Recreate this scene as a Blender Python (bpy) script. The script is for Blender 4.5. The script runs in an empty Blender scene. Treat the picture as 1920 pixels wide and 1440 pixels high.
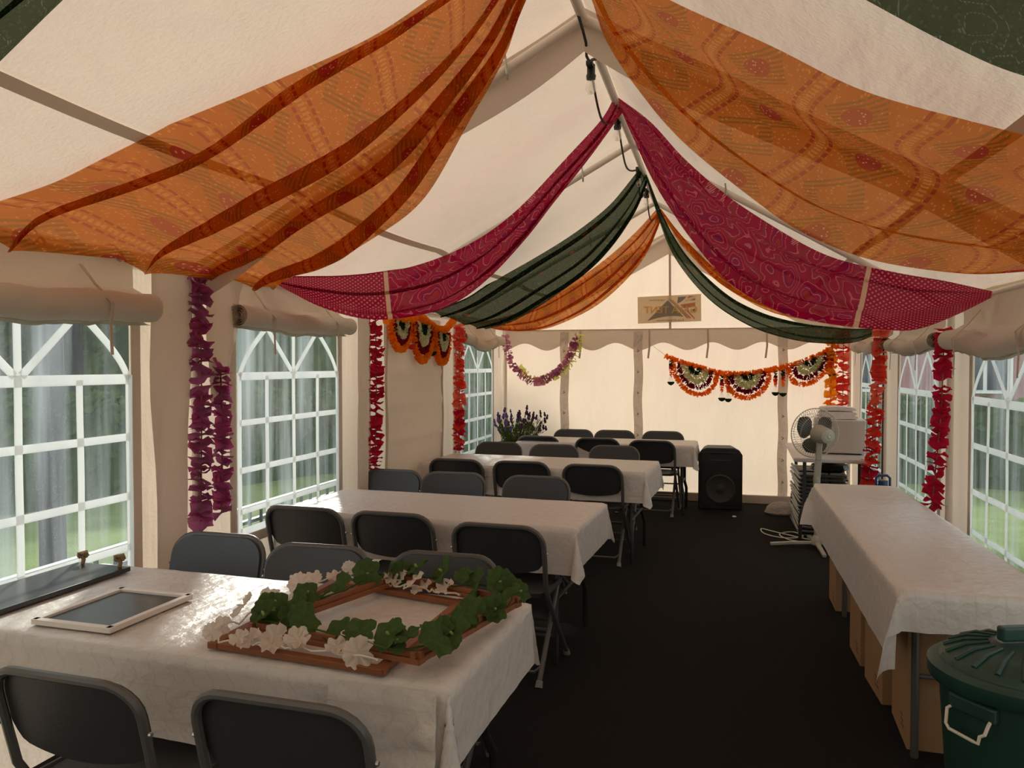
import bpy, bmesh, math, random
from math import sin, cos, pi, hypot, atan2, floor, sqrt, radians
from mathutils import Vector, Matrix, noise as mnoise
random.seed(7)
scene = bpy.context.scene
COL = scene.collection

# ------------------------------------------------------------------ camera, sky, sun, exposure
YAW, PITCH, F = .2589, .0242, 1467.0
cam = bpy.data.cameras.new('camera'); cam.sensor_width = 36; cam.lens = F/1920*36; cam.clip_start = .05; cam.clip_end = 300
camo = bpy.data.objects.new('camera', cam); COL.objects.link(camo)
camo.location = (0, 0, 1.58); camo.rotation_euler = (pi/2-PITCH, 0, YAW)
scene.camera = camo
w = bpy.data.worlds.new('sky'); scene.world = w; w.use_nodes = True
w.node_tree.nodes['Background'].inputs[0].default_value = (1.0, .97, .93, 1)
w.node_tree.nodes['Background'].inputs[1].default_value = 1.7
sun = bpy.data.lights.new('sun', 'SUN'); sun.energy = 6.2; sun.angle = radians(4); sun.color = (1, .89, .74)
suno = bpy.data.objects.new('sun', sun); COL.objects.link(suno)
suno.rotation_euler = Vector((-.44, .83, .48)).to_track_quat('Z', 'Y').to_euler()
scene.view_settings.view_transform = 'Standard'; scene.view_settings.look = 'None'
scene.view_settings.exposure = .06; scene.view_settings.gamma = 1; scene.view_settings.use_curve_mapping = False
scene.cycles.use_denoising = True
scene.cycles.max_bounces = 10; scene.cycles.transparent_max_bounces = 16; scene.cycles.sample_clamp_indirect = 6

# ------------------------------------------------------------------ tags and mesh helpers
def tag(o, label=None, cat=None, group=None, kind=None):
    if label: o['label'] = label
    if cat: o['category'] = cat
    if group: o['group'] = group
    if kind: o['kind'] = kind
    return o
def thing(name, label=None, cat=None, loc=(0, 0, 0), rz=0, group=None, kind=None):
    o = bpy.data.objects.new(name, None); o.empty_display_size = .1; COL.objects.link(o)
    o.location = loc; o.rotation_euler = (0, 0, rz)
    return tag(o, label, cat, group, kind)
def link(name, me, parent=None, mat=None):
    o = bpy.data.objects.new(name, me); COL.objects.link(o)
    if parent: o.parent = parent
    return o
def dup(o, parent=None):
    c = o.copy(); COL.objects.link(c)
    if parent: c.parent = parent; 
    for ch in o.children: dup(ch, c)
    return c
class MB:
    def __init__(s): s.v = []; s.f = []; s.uv = None
    def add(s, vs, fs):
        n = len(s.v); s.v += [tuple(p) for p in vs]; s.f += [tuple(i+n for i in f) for f in fs]; return s
    def box(s, c, d, rot=None):
        x, y, z = d[0]/2, d[1]/2, d[2]/2
        vs = [Vector(p) for p in ((-x,-y,-z),(x,-y,-z),(x,y,-z),(-x,y,-z),(-x,-y,z),(x,-y,z),(x,y,z),(-x,y,z))]
        if rot is not None: vs = [rot @ p for p in vs]
        return s.add([p+Vector(c) for p in vs], [(3,2,1,0),(4,5,6,7),(0,1,5,4),(1,2,6,5),(2,3,7,6),(3,0,4,7)])
    def bar(s, a, b, w, t, up=(0, 0, 1)):          # rectangular bar from a to b, w across, t along up
        a = Vector(a); b = Vector(b); d = (b-a); L = d.length; d.normalize(); up = Vector(up)
        sd = d.cross(up).normalized(); up = sd.cross(d).normalized()
        return s.box((a+b)/2, (L, w, t), Matrix((d, -sd, up)).transposed())
    def tube(s, path, r, seg=8, cap=True, closed=False):
        P = [Vector(p) for p in path]; n = len(P); rings = []; ref = None
        for i, p in enumerate(P):
            if closed: t = P[(i+1) % n]-P[i-1]
            else: t = P[min(i+1, n-1)]-P[max(i-1, 0)]
            t.normalize()
            if ref is None: ref = t.orthogonal().normalized()
            ref = (ref - t*ref.dot(t))
            if ref.length < 1e-6: ref = t.orthogonal()
            ref.normalize(); b = t.cross(ref)
            rr = r[i] if isinstance(r, (list, tuple)) else r
            rings.append([p+(ref*cos(2*pi*k/seg)+b*sin(2*pi*k/seg))*rr for k in range(seg)])
        vs = [q for g in rings for q in g]; fs = []
        for i in range(n if closed else n-1):
            for k in range(seg):
                a = i*seg; b2 = ((i+1) % n)*seg; k2 = (k+1) % seg
                fs.append((a+k, a+k2, b2+k2, b2+k))
        if cap and not closed:
            fs.append(tuple(range(seg-1, -1, -1))); fs.append(tuple((n-1)*seg+k for k in range(seg)))
        return s.add(vs, fs)
    def lathe(s, prof, seg=24, c=(0, 0, 0), fn=None):
        vs = []; fs = []
        for r, z in prof:
            for k in range(seg):
                a = 2*pi*k/seg; rr = r*(fn(a, z) if fn else 1)
                vs.append((c[0]+rr*cos(a), c[1]+rr*sin(a), c[2]+z))
        for i in range(len(prof)-1):
            for k in range(seg):
                k2 = (k+1) % seg
                fs.append((i*seg+k, i*seg+k2, (i+1)*seg+k2, (i+1)*seg+k))
        if prof[0][0] > 1e-4: fs.append(tuple(range(seg-1, -1, -1)))
        if prof[-1][0] > 1e-4: fs.append(tuple((len(prof)-1)*seg+k for k in range(seg)))
        return s.add(vs, fs)
    def grid(s, fn, nu, nv, skip=None, uvfn=None):
        vs = []; uv = []
        for i in range(nu+1):
            for j in range(nv+1):
                vs.append(fn(i/nu, j/nv)); uv.append(uvfn(i/nu, j/nv) if uvfn else (i/nu, j/nv))
        fs = [(i*(nv+1)+j, (i+1)*(nv+1)+j, (i+1)*(nv+1)+j+1, i*(nv+1)+j+1) for i in range(nu) for j in range(nv) if not (skip and skip((i+.5)/nu, (j+.5)/nv))]
        n = len(s.v)
        if s.uv is None: s.uv = {}
        for k, q in enumerate(uv): s.uv[n+k] = q
        return s.add(vs, fs)
    def xf(s, m):
        s.v = [tuple(m @ Vector(p)) for p in s.v]; return s
    def mesh(s, name, mat=None, smooth=True, clean=False):
        me = bpy.data.meshes.new(name); me.from_pydata(s.v, [], s.f)
        if s.uv:
            ul = me.uv_layers.new(name='UVMap')
            for lp in me.loops: ul.data[lp.index].uv = s.uv.get(lp.vertex_index, (0, 0))
        if clean:
            bm = bmesh.new(); bm.from_mesh(me); bmesh.ops.remove_doubles(bm, verts=bm.verts, dist=1e-5)
            bmesh.ops.recalc_face_normals(bm, faces=bm.faces); bm.to_mesh(me); bm.free()
        if smooth:
            me.polygons.foreach_set('use_smooth', [True]*len(me.polygons))
            if smooth == 'auto': me.set_sharp_from_angle(angle=radians(38))
        if mat: me.materials.append(mat)
        me.update(); return me
    def build(s, name, mat, parent=None, smooth='auto', clean=True):
        return link(name, s.mesh(name, mat, smooth, clean), parent)
def bev(o, wd=.004, seg=2):
    m = o.modifiers.new('bevel', 'BEVEL'); m.width = wd; m.segments = seg; m.limit_method = 'ANGLE'; return o
def N3(x, y, z, s=1.0): return mnoise.noise(Vector((x*s, y*s, z*s)))
def arcpts(path, n):                                # Catmull-Rom resample at even arc length
    P = [Vector(p) for p in path]; out = []
    for i in range(len(P)-1):
        p0 = P[max(i-1, 0)]; p1 = P[i]; p2 = P[i+1]; p3 = P[min(i+2, len(P)-1)]
        for k in range(12):
            t = k/12; out.append(.5*((2*p1)+(p2-p0)*t+(2*p0-5*p1+4*p2-p3)*t*t+(3*p1-p0-3*p2+p3)*t**3))
    out.append(P[-1]); L = [0]
    for a, b in zip(out, out[1:]): L.append(L[-1]+(b-a).length)
    res = []; j = 0
    for k in range(n+1):
        d = L[-1]*k/n
        while j < len(L)-2 and L[j+1] < d: j += 1
        t = (d-L[j])/max(L[j+1]-L[j], 1e-9); res.append(out[j].lerp(out[j+1], min(max(t, 0), 1)))
    return res, L[-1]

# ------------------------------------------------------------------ node helpers and materials
class X:                                            # arithmetic on shader sockets
    def __init__(s, t, k): s.t = t; s.k = k
    def m(s, op, b=None, c=None):
        n = s.t.nodes.new('ShaderNodeMath'); n.operation = op
        for i, q in enumerate((s, b, c)):
            if q is None: continue
            if isinstance(q, X): s.t.links.new(q.k, n.inputs[i])
            else: n.inputs[i].default_value = q
        return X(s.t, n.outputs[0])
    def __add__(s, o): return s.m('ADD', o)
    def __sub__(s, o): return s.m('SUBTRACT', o)
    def __mul__(s, o): return s.m('MULTIPLY', o)
    def __truediv__(s, o): return s.m('DIVIDE', o)
    def __lt__(s, o): return s.m('LESS_THAN', o)
    def __gt__(s, o): return s.m('GREATER_THAN', o)
    def abs(s): return s.m('ABSOLUTE')
    def fract(s): return s.m('FRACT')
    def floor(s): return s.m('FLOOR')
    def sin(s): return s.m('SINE')
    def max(s, o): return s.m('MAXIMUM', o)
    def min(s, o): return s.m('MINIMUM', o)
class Mat:
    def __init__(s, name):
        s.m = bpy.data.materials.new(name); s.m.use_nodes = True; s.t = s.m.node_tree; s.t.nodes.clear()
        s.out = s.t.nodes.new('ShaderNodeOutputMaterial')
    def n(s, typ, **kw):
        nd = s.t.nodes.new(typ)
        for k, v in kw.items(): setattr(nd, k, v)
        return nd
    def set(s, sock, v):
        if isinstance(v, X): s.t.links.new(v.k, sock)
        elif hasattr(v, 'is_output'): s.t.links.new(v, sock)
        elif isinstance(v, (tuple, list)) and len(v) == 3 and len(sock.default_value) == 4: sock.default_value = (*v, 1)
        else: sock.default_value = v
    def uv(s):
        sep = s.n('ShaderNodeSeparateXYZ'); s.t.links.new(s.n('ShaderNodeTexCoord').outputs['UV'], sep.inputs[0])
        return X(s.t, sep.outputs[0]), X(s.t, sep.outputs[1])
    def noise(s, scale, detail=3, stretch=(1, 1, 1), coord='Object', rough=.5):
        mp = s.n('ShaderNodeMapping'); mp.inputs['Scale'].default_value = stretch
        s.t.links.new(s.n('ShaderNodeTexCoord').outputs[coord], mp.inputs[0])
        nz = s.n('ShaderNodeTexNoise'); nz.inputs['Scale'].default_value = scale; nz.inputs['Detail'].default_value = detail
        nz.inputs['Roughness'].default_value = rough; s.t.links.new(mp.outputs[0], nz.inputs[0]); return X(s.t, nz.outputs[0])
    def mix(s, f, a, b):
        nd = s.n('ShaderNodeMix', data_type='RGBA'); s.set(nd.inputs[0], f); s.set(nd.inputs[6], a); s.set(nd.inputs[7], b); return nd.outputs[2]
    def shade(s, typ, col, **kw):
        nd = s.n(typ); s.set(nd.inputs['Color' if 'Color' in nd.inputs else 'Base Color'], col)
        for k, v in kw.items(): s.set(nd.inputs[k.replace('_', ' ')], v)
        return nd
    def mixs(s, f, a, b):
        nd = s.n('ShaderNodeMixShader'); s.set(nd.inputs[0], f); s.t.links.new(a.outputs[0], nd.inputs[1]); s.t.links.new(b.outputs[0], nd.inputs[2]); return nd
    def bump(s, h, dist, *nodes, strength=1.0):
        b = s.n('ShaderNodeBump'); b.inputs['Distance'].default_value = dist; b.inputs['Strength'].default_value = strength
        s.set(b.inputs['Height'], h)
        for nd in nodes: s.t.links.new(b.outputs[0], nd.inputs['Normal'])
    def end(s, nd): s.t.links.new(nd.outputs[0], s.out.inputs[0]); return s.m
def plain(name, col, rough=.5, metal=0, spec=.5, var=.0, vs=8, bump=0, bs=40):
    m = Mat(name); c = col
    if var: c = m.mix(m.noise(vs, 4), tuple(x*(1-var) for x in col), tuple(min(1, x*(1+var)) for x in col))
    p = m.shade('ShaderNodeBsdfPrincipled', c, Roughness=rough, Metallic=metal); p.inputs['Specular IOR Level'].default_value = spec
    if bump: m.bump(m.noise(bs, 3), bump, p)
    return m.end(p)
def canvas(name, col, trans, wr=.006, st=(1, 1, 1), sc=3.0):
    m = Mat(name); c = m.mix(m.noise(1.6, 4), tuple(x*.95 for x in col), col)
    d = m.shade('ShaderNodeBsdfDiffuse', c); t = m.shade('ShaderNodeBsdfTranslucent', c)
    h = m.noise(sc, 4, st) + m.noise(60, 2)*.04
    m.bump(h, wr*8, d, t, strength=.6)
    return m.end(m.mixs(trans, d, t))
def foliage(name, a, b, trans=.35):
    m = Mat(name); c = m.mix(m.noise(3, 3), a, b)
    return m.end(m.mixs(trans, m.shade('ShaderNodeBsdfDiffuse', c), m.shade('ShaderNodeBsdfTranslucent', c)))
def petalmat(name, a, b):
    return foliage(name, tuple(min(1, x*1.35) for x in a), tuple(min(1, x*1.35) for x in b), .55)

CR = (.83, .76, .66)
M = {}
M['roof'] = canvas('roof canvas', (.78, .655, .535), .25, .018, (1, .35, 1), 2.2)
M['wall'] = canvas('wall canvas', (.80, .695, .60), .36, .010, (1, 1, .3), 2.6)
M['flap'] = canvas('flap canvas', (.74, .64, .555), .22, .008)
M['sleeve'] = canvas('pole sleeve', (.74, .65, .57), .25, .012, (1, 1, 1), 9)
M['strap'] = canvas('webbing strap', (.66, .55, .45), .25, .002)
M['bar'] = canvas('white window bar', (.95, .95, .95), .78, .001)
m = Mat('window film')
st = m.noise(7, 5, (1, 1, .06)); sp = m.noise(240, 2)
hz = (st - .44).max(0)*1.7 + (sp - .62).max(0)*1.5 + .06
d = m.shade('ShaderNodeBsdfDiffuse', (.72, .84, .95)); t = m.shade('ShaderNodeBsdfTranslucent', (.72, .86, 1.0))
g = m.shade('ShaderNodeBsdfGlossy', (1, 1, 1), Roughness=.12); m.bump(m.noise(5, 3, (1, 1, .2)), .02, g)
tr = m.shade('ShaderNodeBsdfTransparent', (.80, .90, .96))
M['film'] = m.end(m.mixs(.05, m.mixs(hz.min(.6), tr, m.mixs(.6, d, t)), g))
M['pole'] = plain('painted steel pole', (.80, .74, .66), .4, 0, .5, .15, 6)
M['steel'] = plain('bare steel', (.5, .48, .45), .35, .9)
M['carpet'] = plain('black carpet', (.012, .011, .010), .95, 0, .15, .5, 60, .004, 300)
m = Mat('tablecloth'); u, v = m.uv()
ph = u/.068 + (v*(2*pi/.10)).sin()*.22
ln = ((ph.fract()-.5).abs() < .055).max(((v/.10).fract()-.5).abs() < .03)
c = m.mix(m.noise(5, 3), (.70, .645, .605), (.75, .70, .66)); c = m.mix(ln*.16, c, (.45, .38, .36))
p = m.shade('ShaderNodeBsdfPrincipled', c, Roughness=.36); p.inputs['Specular IOR Level'].default_value = .55
m.bump(m.noise(16, 5)*1.0 - ln*.2, .010, p)
M['cloth'] = m.end(m.mixs(.14, p, m.shade('ShaderNodeBsdfTranslucent', (.8, .73, .68))))
M['chair'] = plain('charcoal plastic', (.034, .034, .037), .36, 0, .45, .15, 4, .0008, 200)
M['tube'] = plain('grey chair tube', (.10, .097, .093), .38, .2, .5)
M['foot'] = plain('grey rubber foot', (.20, .195, .18), .7)
M['black'] = plain('black powder coat', (.012, .012, .012), .45)
M['tabletop'] = plain('grey table top', (.42, .38, .35), .45, 0, .5, .1)
M['wood'] = plain('red cedar', (.25, .085, .032), .5, 0, .4, .35, 9)
M['slate'] = plain('blackboard', (.022, .022, .024), .28, 0, .5, .3, 6)
M['whitewood'] = plain('white painted wood', (.74, .68, .64), .5)
M['twine'] = plain('jute twine', (.22, .14, .07), .9)
M['leaf'] = foliage('geranium leaf', (.040, .075, .022), (.10, .15, .055), .25)
M['vein'] = plain('leaf eye', (.25, .36, .08), .6)
M['whitepetal'] = petalmat('white petal', (.58, .50, .43), (.66, .60, .54))
M['card'] = plain('cardboard', (.33, .20, .105), .85, 0, .2, .12, 5)
M['tape'] = plain('parcel tape', (.24, .13, .06), .3)
M['print'] = plain('carton print', (.13, .07, .03), .8)
M['bin'] = plain('green bin plastic', (.010, .045, .033), .42, 0, .5, .2, 6)
M['wire'] = plain('white wire', (.72, .66, .55), .45)
M['fanp'] = plain('cream fan plastic', (.40, .37, .30), .4)
M['blade'] = plain('fan blade', (.035, .034, .032), .35)
M['white'] = plain('white enamel', (.60, .55, .52), .4)
M['towel'] = plain('white towel', (.80, .74, .71), .9, 0, .2, .05, 20, .006, 90)
M['spk'] = plain('speaker cabinet', (.008, .008, .008), .5)
M['grille'] = plain('speaker grille', (.014, .014, .014), .6, 0, .4, .5, 220)
M['cone'] = plain('speaker cone', (.045, .042, .040), .6)
M['pot'] = plain('blue glazed pot', (.012, .022, .10), .15, 0, .7, .3, 5)
M['lav'] = foliage('lavender flower', (.11, .07, .22), (.20, .12, .33))
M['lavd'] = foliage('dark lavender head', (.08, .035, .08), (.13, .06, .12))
M['stem'] = foliage('lavender stem', (.06, .10, .02), (.13, .18, .05))
M['bag'] = canvas('thin plastic bag', (.68, .62, .58), .35, .02, (1, 1, 1), 9)
M['blackbag'] = plain('black bin bag', (.012, .012, .013), .25, 0, .6, .2, 9, .02, 14)
M['blue'] = plain('dark blue canister', (.012, .03, .10), .35)
M['rope'] = plain('cord', (.035, .030, .026), .7)
M['glass'] = Mat('bulb glass').m
m = Mat('bulb glass'); M['glass'] = m.end(m.mixs(.2, m.shade('ShaderNodeBsdfTransparent', (.97, .96, .94)), m.shade('ShaderNodeBsdfGlossy', (1, 1, 1), Roughness=.05)))
M['grass'] = plain('lawn', (.17, .23, .07), .9, 0, .2, .45, 3, .03, 60)
M['treeleaf'] = foliage('tree leaf', (.05, .10, .02), (.15, .24, .06), .4)
M['hedge'] = foliage('hedge leaf', (.03, .065, .018), (.09, .15, .045), .3)
M['bark'] = plain('bark', (.035, .035, .045), .9, 0, .2, .4, 6, .02, 12)
M['brick'] = plain('pink brick', (.36, .19, .20), .85, 0, .2, .25, 2)
M['tile'] = plain('roof slate', (.12, .10, .11), .8)
M['pane'] = plain('window pane', (.05, .06, .08), .1)
M['railw'] = plain('white rail', (.75, .75, .75), .4)
GC = {'mauve': ((.26, .06, .17), (.42, .16, .31)), 'plum': ((.30, .045, .15), (.42, .10, .24)), 'crimson': ((.36, .008, .04), (.52, .025, .07)),
      'red': ((.55, .03, .02), (.70, .09, .06)), 'coral': ((.62, .10, .07), (.72, .24, .16)), 'orange': ((.72, .17, .010), (.80, .29, .025)),
      'amber': ((.80, .26, .01), (.88, .40, .03)), 'maroon': ((.16, .006, .02), (.26, .012, .035)), 'pale': ((.52, .52, .34), (.68, .66, .48)),
      'deep': ((.012, .035, .012), (.03, .06, .02)), 'pink': ((.42, .14, .26), (.58, .30, .40)), 'lime': ((.55, .60, .18), (.72, .74, .32))}
for k, (a, b) in GC.items(): M['p_'+k] = petalmat(k+' petals', a, b)

def sari(name, which):
    m = Mat(name); L, W = m.uv()
    nz = m.n('ShaderNodeTexNoise'); cb = m.n('ShaderNodeCombineXYZ'); m.set(cb.inputs[0], L); m.set(cb.inputs[1], W)
    m.t.links.new(cb.outputs[0], nz.inputs[0]); nz.inputs['Detail'].default_value = 1.5
    vo = m.n('ShaderNodeTexVoronoi'); m.t.links.new(cb.outputs[0], vo.inputs[0]); vo.inputs['Scale'].default_value = 70
    dots = X(m.t, vo.outputs['Distance']) < .26
    nv = X(m.t, nz.outputs[0])
    if which == 'orange':
        nz.inputs['Scale'].default_value = 5
        f = ((L + (W*(2*pi/.6)).sin()*.05)/.36).fract()
        dm = (W/.03).fract() < .72
        red = (((f-.08).abs() < .020).max((f-.26).abs() < .020))*dm
        lt = ((f-.17).abs() < .035)*((W/.016).fract() < .55)
        dx = (f-.63)*.36; row = W/.17; dy = (row.fract()-.5)*.17
        par = (row.floor()*.5).fract() < .25
        rad = (dx*dx+dy*dy).m('SQRT'); dia = dx.abs()+dy.abs()
        hat = ((((dx+dy)/.026).fract()) < .5)*(dia > .055)*(dia < .115)
        c = m.mix(nv, (.56, .12, .006), (.70, .19, .012))
        c = m.mix(dots*.7, c, (.92, .44, .10)); c = m.mix(hat*.68, c, (.17, .10, .010)); c = m.mix(lt*.6, c, (.92, .42, .12))
        c = m.mix(red, c, (.38, .022, .008)); c = m.mix((rad < .045)*par, c, (.42, .02, .022)); c = m.mix((rad < .037)*par*dots, c, (.85, .45, .30))
        tint = (1, .58, .28); alpha = .27
    elif which == 'magenta':
        nz.inputs['Scale'].default_value = 5.0
        k = nv*13; fr = k.fract(); ln = ((fr-.5).abs() < .07)*(((L+W*1.7)/.013).fract() < .62)
        alt = (k.floor()*.5).fract() < .25
        c = m.mix(alt*(fr*.8), (.38, .002, .050), (.18, .004, .09)); c = m.mix(((k.floor()/3).fract() < .3)*(fr > .6)*.4, c, (.45, .07, .015))
        endp = L > 1.85
        grd = (((L+W)/.034).fract() < .45)*(((L-W)/.034).fract() < .45)
        c = m.mix(ln*(L < 1.85), c, (.72, .22, .26)); c = m.mix(endp, c, m.mix(grd, (.34, .002, .045), (.72, .22, .26)))
        c = m.mix((L-1.85).abs() < .014, c, (.75, .52, .36))
        tint = (.9, .35, .42); alpha = .07
    else:
        nz.inputs['Scale'].default_value = 8
        k = nv*11; ln = ((k.fract()-.5).abs() < .055)*(((L-W*1.3)/.012).fract() < .6)
        vo2 = m.n('ShaderNodeTexVoronoi'); m.t.links.new(cb.outputs[0], vo2.inputs[0]); vo2.inputs['Scale'].default_value = 5.5
        fl = X(m.t, vo2.outputs['Distance']) < .17
        c = m.mix(nv, (.012, .034, .020), (.032, .048, .018)); c = m.mix(dots*.25, c, (.16, .22, .16)); c = m.mix(ln*.55, c, (.22, .34, .27))
        c = m.mix(fl*.8, c, (.26, .045, .03)); tint = (.50, .58, .46); alpha = .14
    d = m.shade('ShaderNodeBsdfDiffuse', c); t = m.shade('ShaderNodeBsdfTranslucent', c)
    return m.end(m.mixs(alpha, m.mixs(.62, d, t), m.shade('ShaderNodeBsdfTransparent', tint)))
M['s_orange'] = sari('orange bandhani chiffon', 'orange'); M['s_magenta'] = sari('magenta bandhani chiffon', 'magenta'); M['s_green'] = sari('green bandhani chiffon', 'green')

# ------------------------------------------------------------------ the tent: floor, walls, roof
XL, XR, XC, YB, YF = -2.6, 1.44, -.58, 9.4, -2.6
ZEL, ZER, ZR = 2.09, 2.00, 3.16
BAYS = [YF+2*k for k in range(7)]                    # pole lines
def roofz(x): return ZR-(ZR-ZEL)*(XC-x)/(XC-XL) if x < XC else ZR-(ZR-ZER)*(x-XC)/(XR-XC)
def struct(o): o['kind'] = 'structure'; return o
mb = MB(); mb.box((-.58, 3.4, -.02), (4.3, 12.3, .04)); struct(mb.build('floor', M['carpet'], smooth=False))
mb = MB(); mb.box((0, 10, -.08), (120, 120, .06)); tag(struct(mb.build('ground_lawn', M['grass'], smooth=False)), 'green lawn around the marquee seen through its windows', 'lawn')

WIN = {'left': [(-1.6, 'w'), (.4, 'w'), (2.4, 'w'), (4.4, 'w'), (6.4, 'b'), (8.27, 'w')], 'right': [(-1.6, 'w'), (.4, 'w'), (2.4, 'w'), (4.5, 'w'), (6.42, 'w'), (8.2, 'w')]}
WZ = {'left': (.62, 1.84), 'right': (.48, 1.70)}
def side_wall(side):
    x = XL if side == 'left' else XR; sg = 1 if side == 'left' else -1; ze = ZEL if side == 'left' else ZER
    z0, z1 = WZ[side]
    ys = set(); 
    for k in range(61): ys.add(round(YF+12*k/60, 3))
    for c, _ in WIN[side]:
        for e in (c-.6, c+.6):
            ys = {q for q in ys if abs(q-e) > .06}; 
    for c, _ in WIN[side]: ys |= {round(c-.6, 3), round(c+.6, 3)}
    ys = sorted(ys); zs = [0, .15, .3, .45, z0, .8, 1.0, 1.2, 1.4, 1.55, z1, (z1+ze)/2, ze-.02, ze+.02]; zs = sorted(set(zs))
    zs = [z for z in zs if z in (z0, z1) or min(abs(z-z0), abs(z-z1)) > .05]
    mb = MB(); idx = {}
    for i, y in enumerate(ys):
        for j, z in enumerate(zs):
            inb = any(abs(y-c) < .601 and z0-.001 <= z <= z1+.001 for c, _ in WIN[side])
            dx = 0 if inb else .022*N3(y*1.7, z*.8, 3.1+sg)+.010*N3(y*6, z*2, 9)
            idx[i, j] = len(mb.v); mb.v.append((x+sg*dx, y, z))
    for i in range(len(ys)-1):
        for j in range(len(zs)-1):
            ym = (ys[i]+ys[i+1])/2; zm = (zs[j]+zs[j+1])/2
            if any(abs(ym-c) < .6 and z0 < zm < z1 and t == 'w' for c, t in WIN[side]): continue
            mb.f.append((idx[i, j], idx[i+1, j], idx[i+1, j+1], idx[i, j+1]))
    return struct(mb.build('wall_'+side, M['wall'], smooth=True, clean=False))
wl = side_wall('left'); wr = side_wall('right')
def gable(name, y, sg):
    mb = MB()
    def fn(i, j):
        x = XL+(XR-XL)*i; z = roofz(x)*j
        return (x, y+sg*(.02*N3(x*1.2, z*.8, y)+.008*N3(x*5, z*3, y))*(1 if 0 < i < 1 else 0), z)
    mb.grid(fn, 40, 30); return struct(mb.build(name, M['wall'], smooth=True, clean=False))
wb = gable('wall_back', YB, -1); gable('wall_front', YF, 1)
for sd in (-1, 1):
    xe = XL-.04 if sd < 0 else XR+.04; ze = (ZEL if sd < 0 else ZER)-.02
    mb = MB()
    def fn(i, j):
        x = XC+(xe-XC)*j; y = YF-.1+(12.2)*i; z = ZR+(ze-ZR)*j
        bay = abs(sin(pi*(y-YF)/2)); return (x, y, z-.035*bay*sin(pi*j)+.008*N3(x*3, y*2, 5))
    mb.grid(fn, 72, 14); o = struct(mb.build('ceiling_left' if sd < 0 else 'ceiling_right', M['roof'], smooth=True, clean=False))
    xs = -1.98 if sd < 0 else .87                    # strip along the slope, coloured as the shadow of webbing outside
    mb = MB()
    def fn(i, j):
        y = YF+12*i; x = xs+(j-.5)*.045; zz = (roofz(xs)-roofz(xs+.01))*-100*(x-xs)
        return (x, y, roofz(xs)-.008-.036*abs(sin(pi*(y-YF)/2))*sin(pi*abs(xs-XC)/abs(xe-XC))+zz)
    mb.grid(fn, 72, 1); mb.build('strap', M['strap'], o, clean=False)
    # joining gutter flap hanging under the rafter of the second pole line
    mb = MB()
    def fn(i, j):
        x = XC+(xe-XC)*i; return (x, 3.42+.012*sin(i*17)+.03*j*sin(i*9), roofz(x)-.02-j*(.19+.02*sin(i*7)))
    mb.grid(fn, 30, 4); mb.build('flap', M['flap'], o, clean=False)

# back wall: outside scalloped valance, sleeves, straps, seam
mb = MB()
def fn(i, j):
    x = XL+(XR-XL)*i; lo = 1.80-.045*cos((x-XL)*2*pi/.56)
    return (x, YB-.028-.006*sin(x*9), 2.0+(lo-2.0)*j)
mb.grid(fn, 90, 4); mb.build('valance', M['flap'], wb, clean=False)
mb = MB(); mb.box((-.3, YB-.035, 2.003), (4.0, .006, .012)); mb.build('hem', M['strap'], wb)
for x in (-1.82, -.93, .70):
    mb = MB()
    mb.grid(lambda i, j, x=x: (x+(i-.5)*.105+.006*sin(j*19), YB-.034-.022*sin(pi*i)-.006*N3(j*9, i*3, x), .03+1.95*j), 6, 40)
    s = mb.build('pole_sleeve', M['sleeve'], wb, clean=False)
    for k in range(7):
        z = .25+k*.25
        mb = MB(); mb.tube([(x-.01, YB-.062, z-.012), (x+.012, YB-.07, z), (x-.008, YB-.064, z+.014)], .004, 6); mb.build('toggle', M['black'], s)
for x in (-1.62, -.80, -.13, .52):
    mb = MB(); mb.bar((x, YB-.06, 1.995), (x+.004, YB-.062, 1.80), .022, .003, (0, 1, 0)); mb.bar((x+.004, YB-.062, 1.80), (x-.012, YB-.066, 1.66), .022, .003, (0, 1, 0))
    mb.build('strap', M['strap'], wb)
mb = MB(); mb.bar((-.56, YB-.03, 2.0), (-.57, YB-.03, 3.10), .026, .004, (0, 1, 0)); mb.build('seam', M['strap'], wb)
mb = MB()                                             # facing band under the gable edge
def fn(i, j):
    x = XL+(XR-XL)*i; return (x, YB-.045, max(roofz(x)-.02-.26*j, 2.0))
mb.grid(fn, 40, 2); mb.build('flap', M['flap'], wb, clean=False)
mb = MB(); mb.box((-.58, YB-.06, .045), (4.0, .05, .09)); mb.build('skirt', M['flap'], wb)
# printed maker's panel on the gable, seen from behind, so mirrored
sg_ = thing('printed_sign', 'faded rectangular print with mirrored lettering, triangle and flag on the back gable', 'sign', (-.57, YB-.042, 2.235))
def flat(name, pts, mat, y, par):
    mb = MB(); n = len(pts); mb.add([(x, y, z) for x, z in pts]+[(x, y-.0015, z) for x, z in pts], [tuple(range(n)), tuple(range(2*n-1, n-1, -1))]+[(i, (i+1) % n, n+(i+1) % n, n+i) for i in range(n)])
    return mb.build(name, mat, par, smooth=False)
def ink(n, c): return canvas('print '+n, c, .55, .001)
I = {k: ink(k, c) for k, c in dict(base=(.84, .73, .58), tri=(.52, .46, .42), yel=(.92, .70, .32), red=(.84, .45, .30), navy=(.52, .49, .50), wht=(.92, .82, .68), txt=(.56, .47, .38)).items()}
flat('panel', [(-.365, -.165), (.365, -.145), (.36, .17), (-.37, .15)], I['base'], 0, sg_)
n_ = 14
arc = [(-.255+.42*i/n_, -.135+.055*sin(pi*(i/n_)*.72)) for i in range(n_+1)]
flat('triangle', arc+[(-.02, .105)], I['tri'], -.003, sg_)
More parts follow.
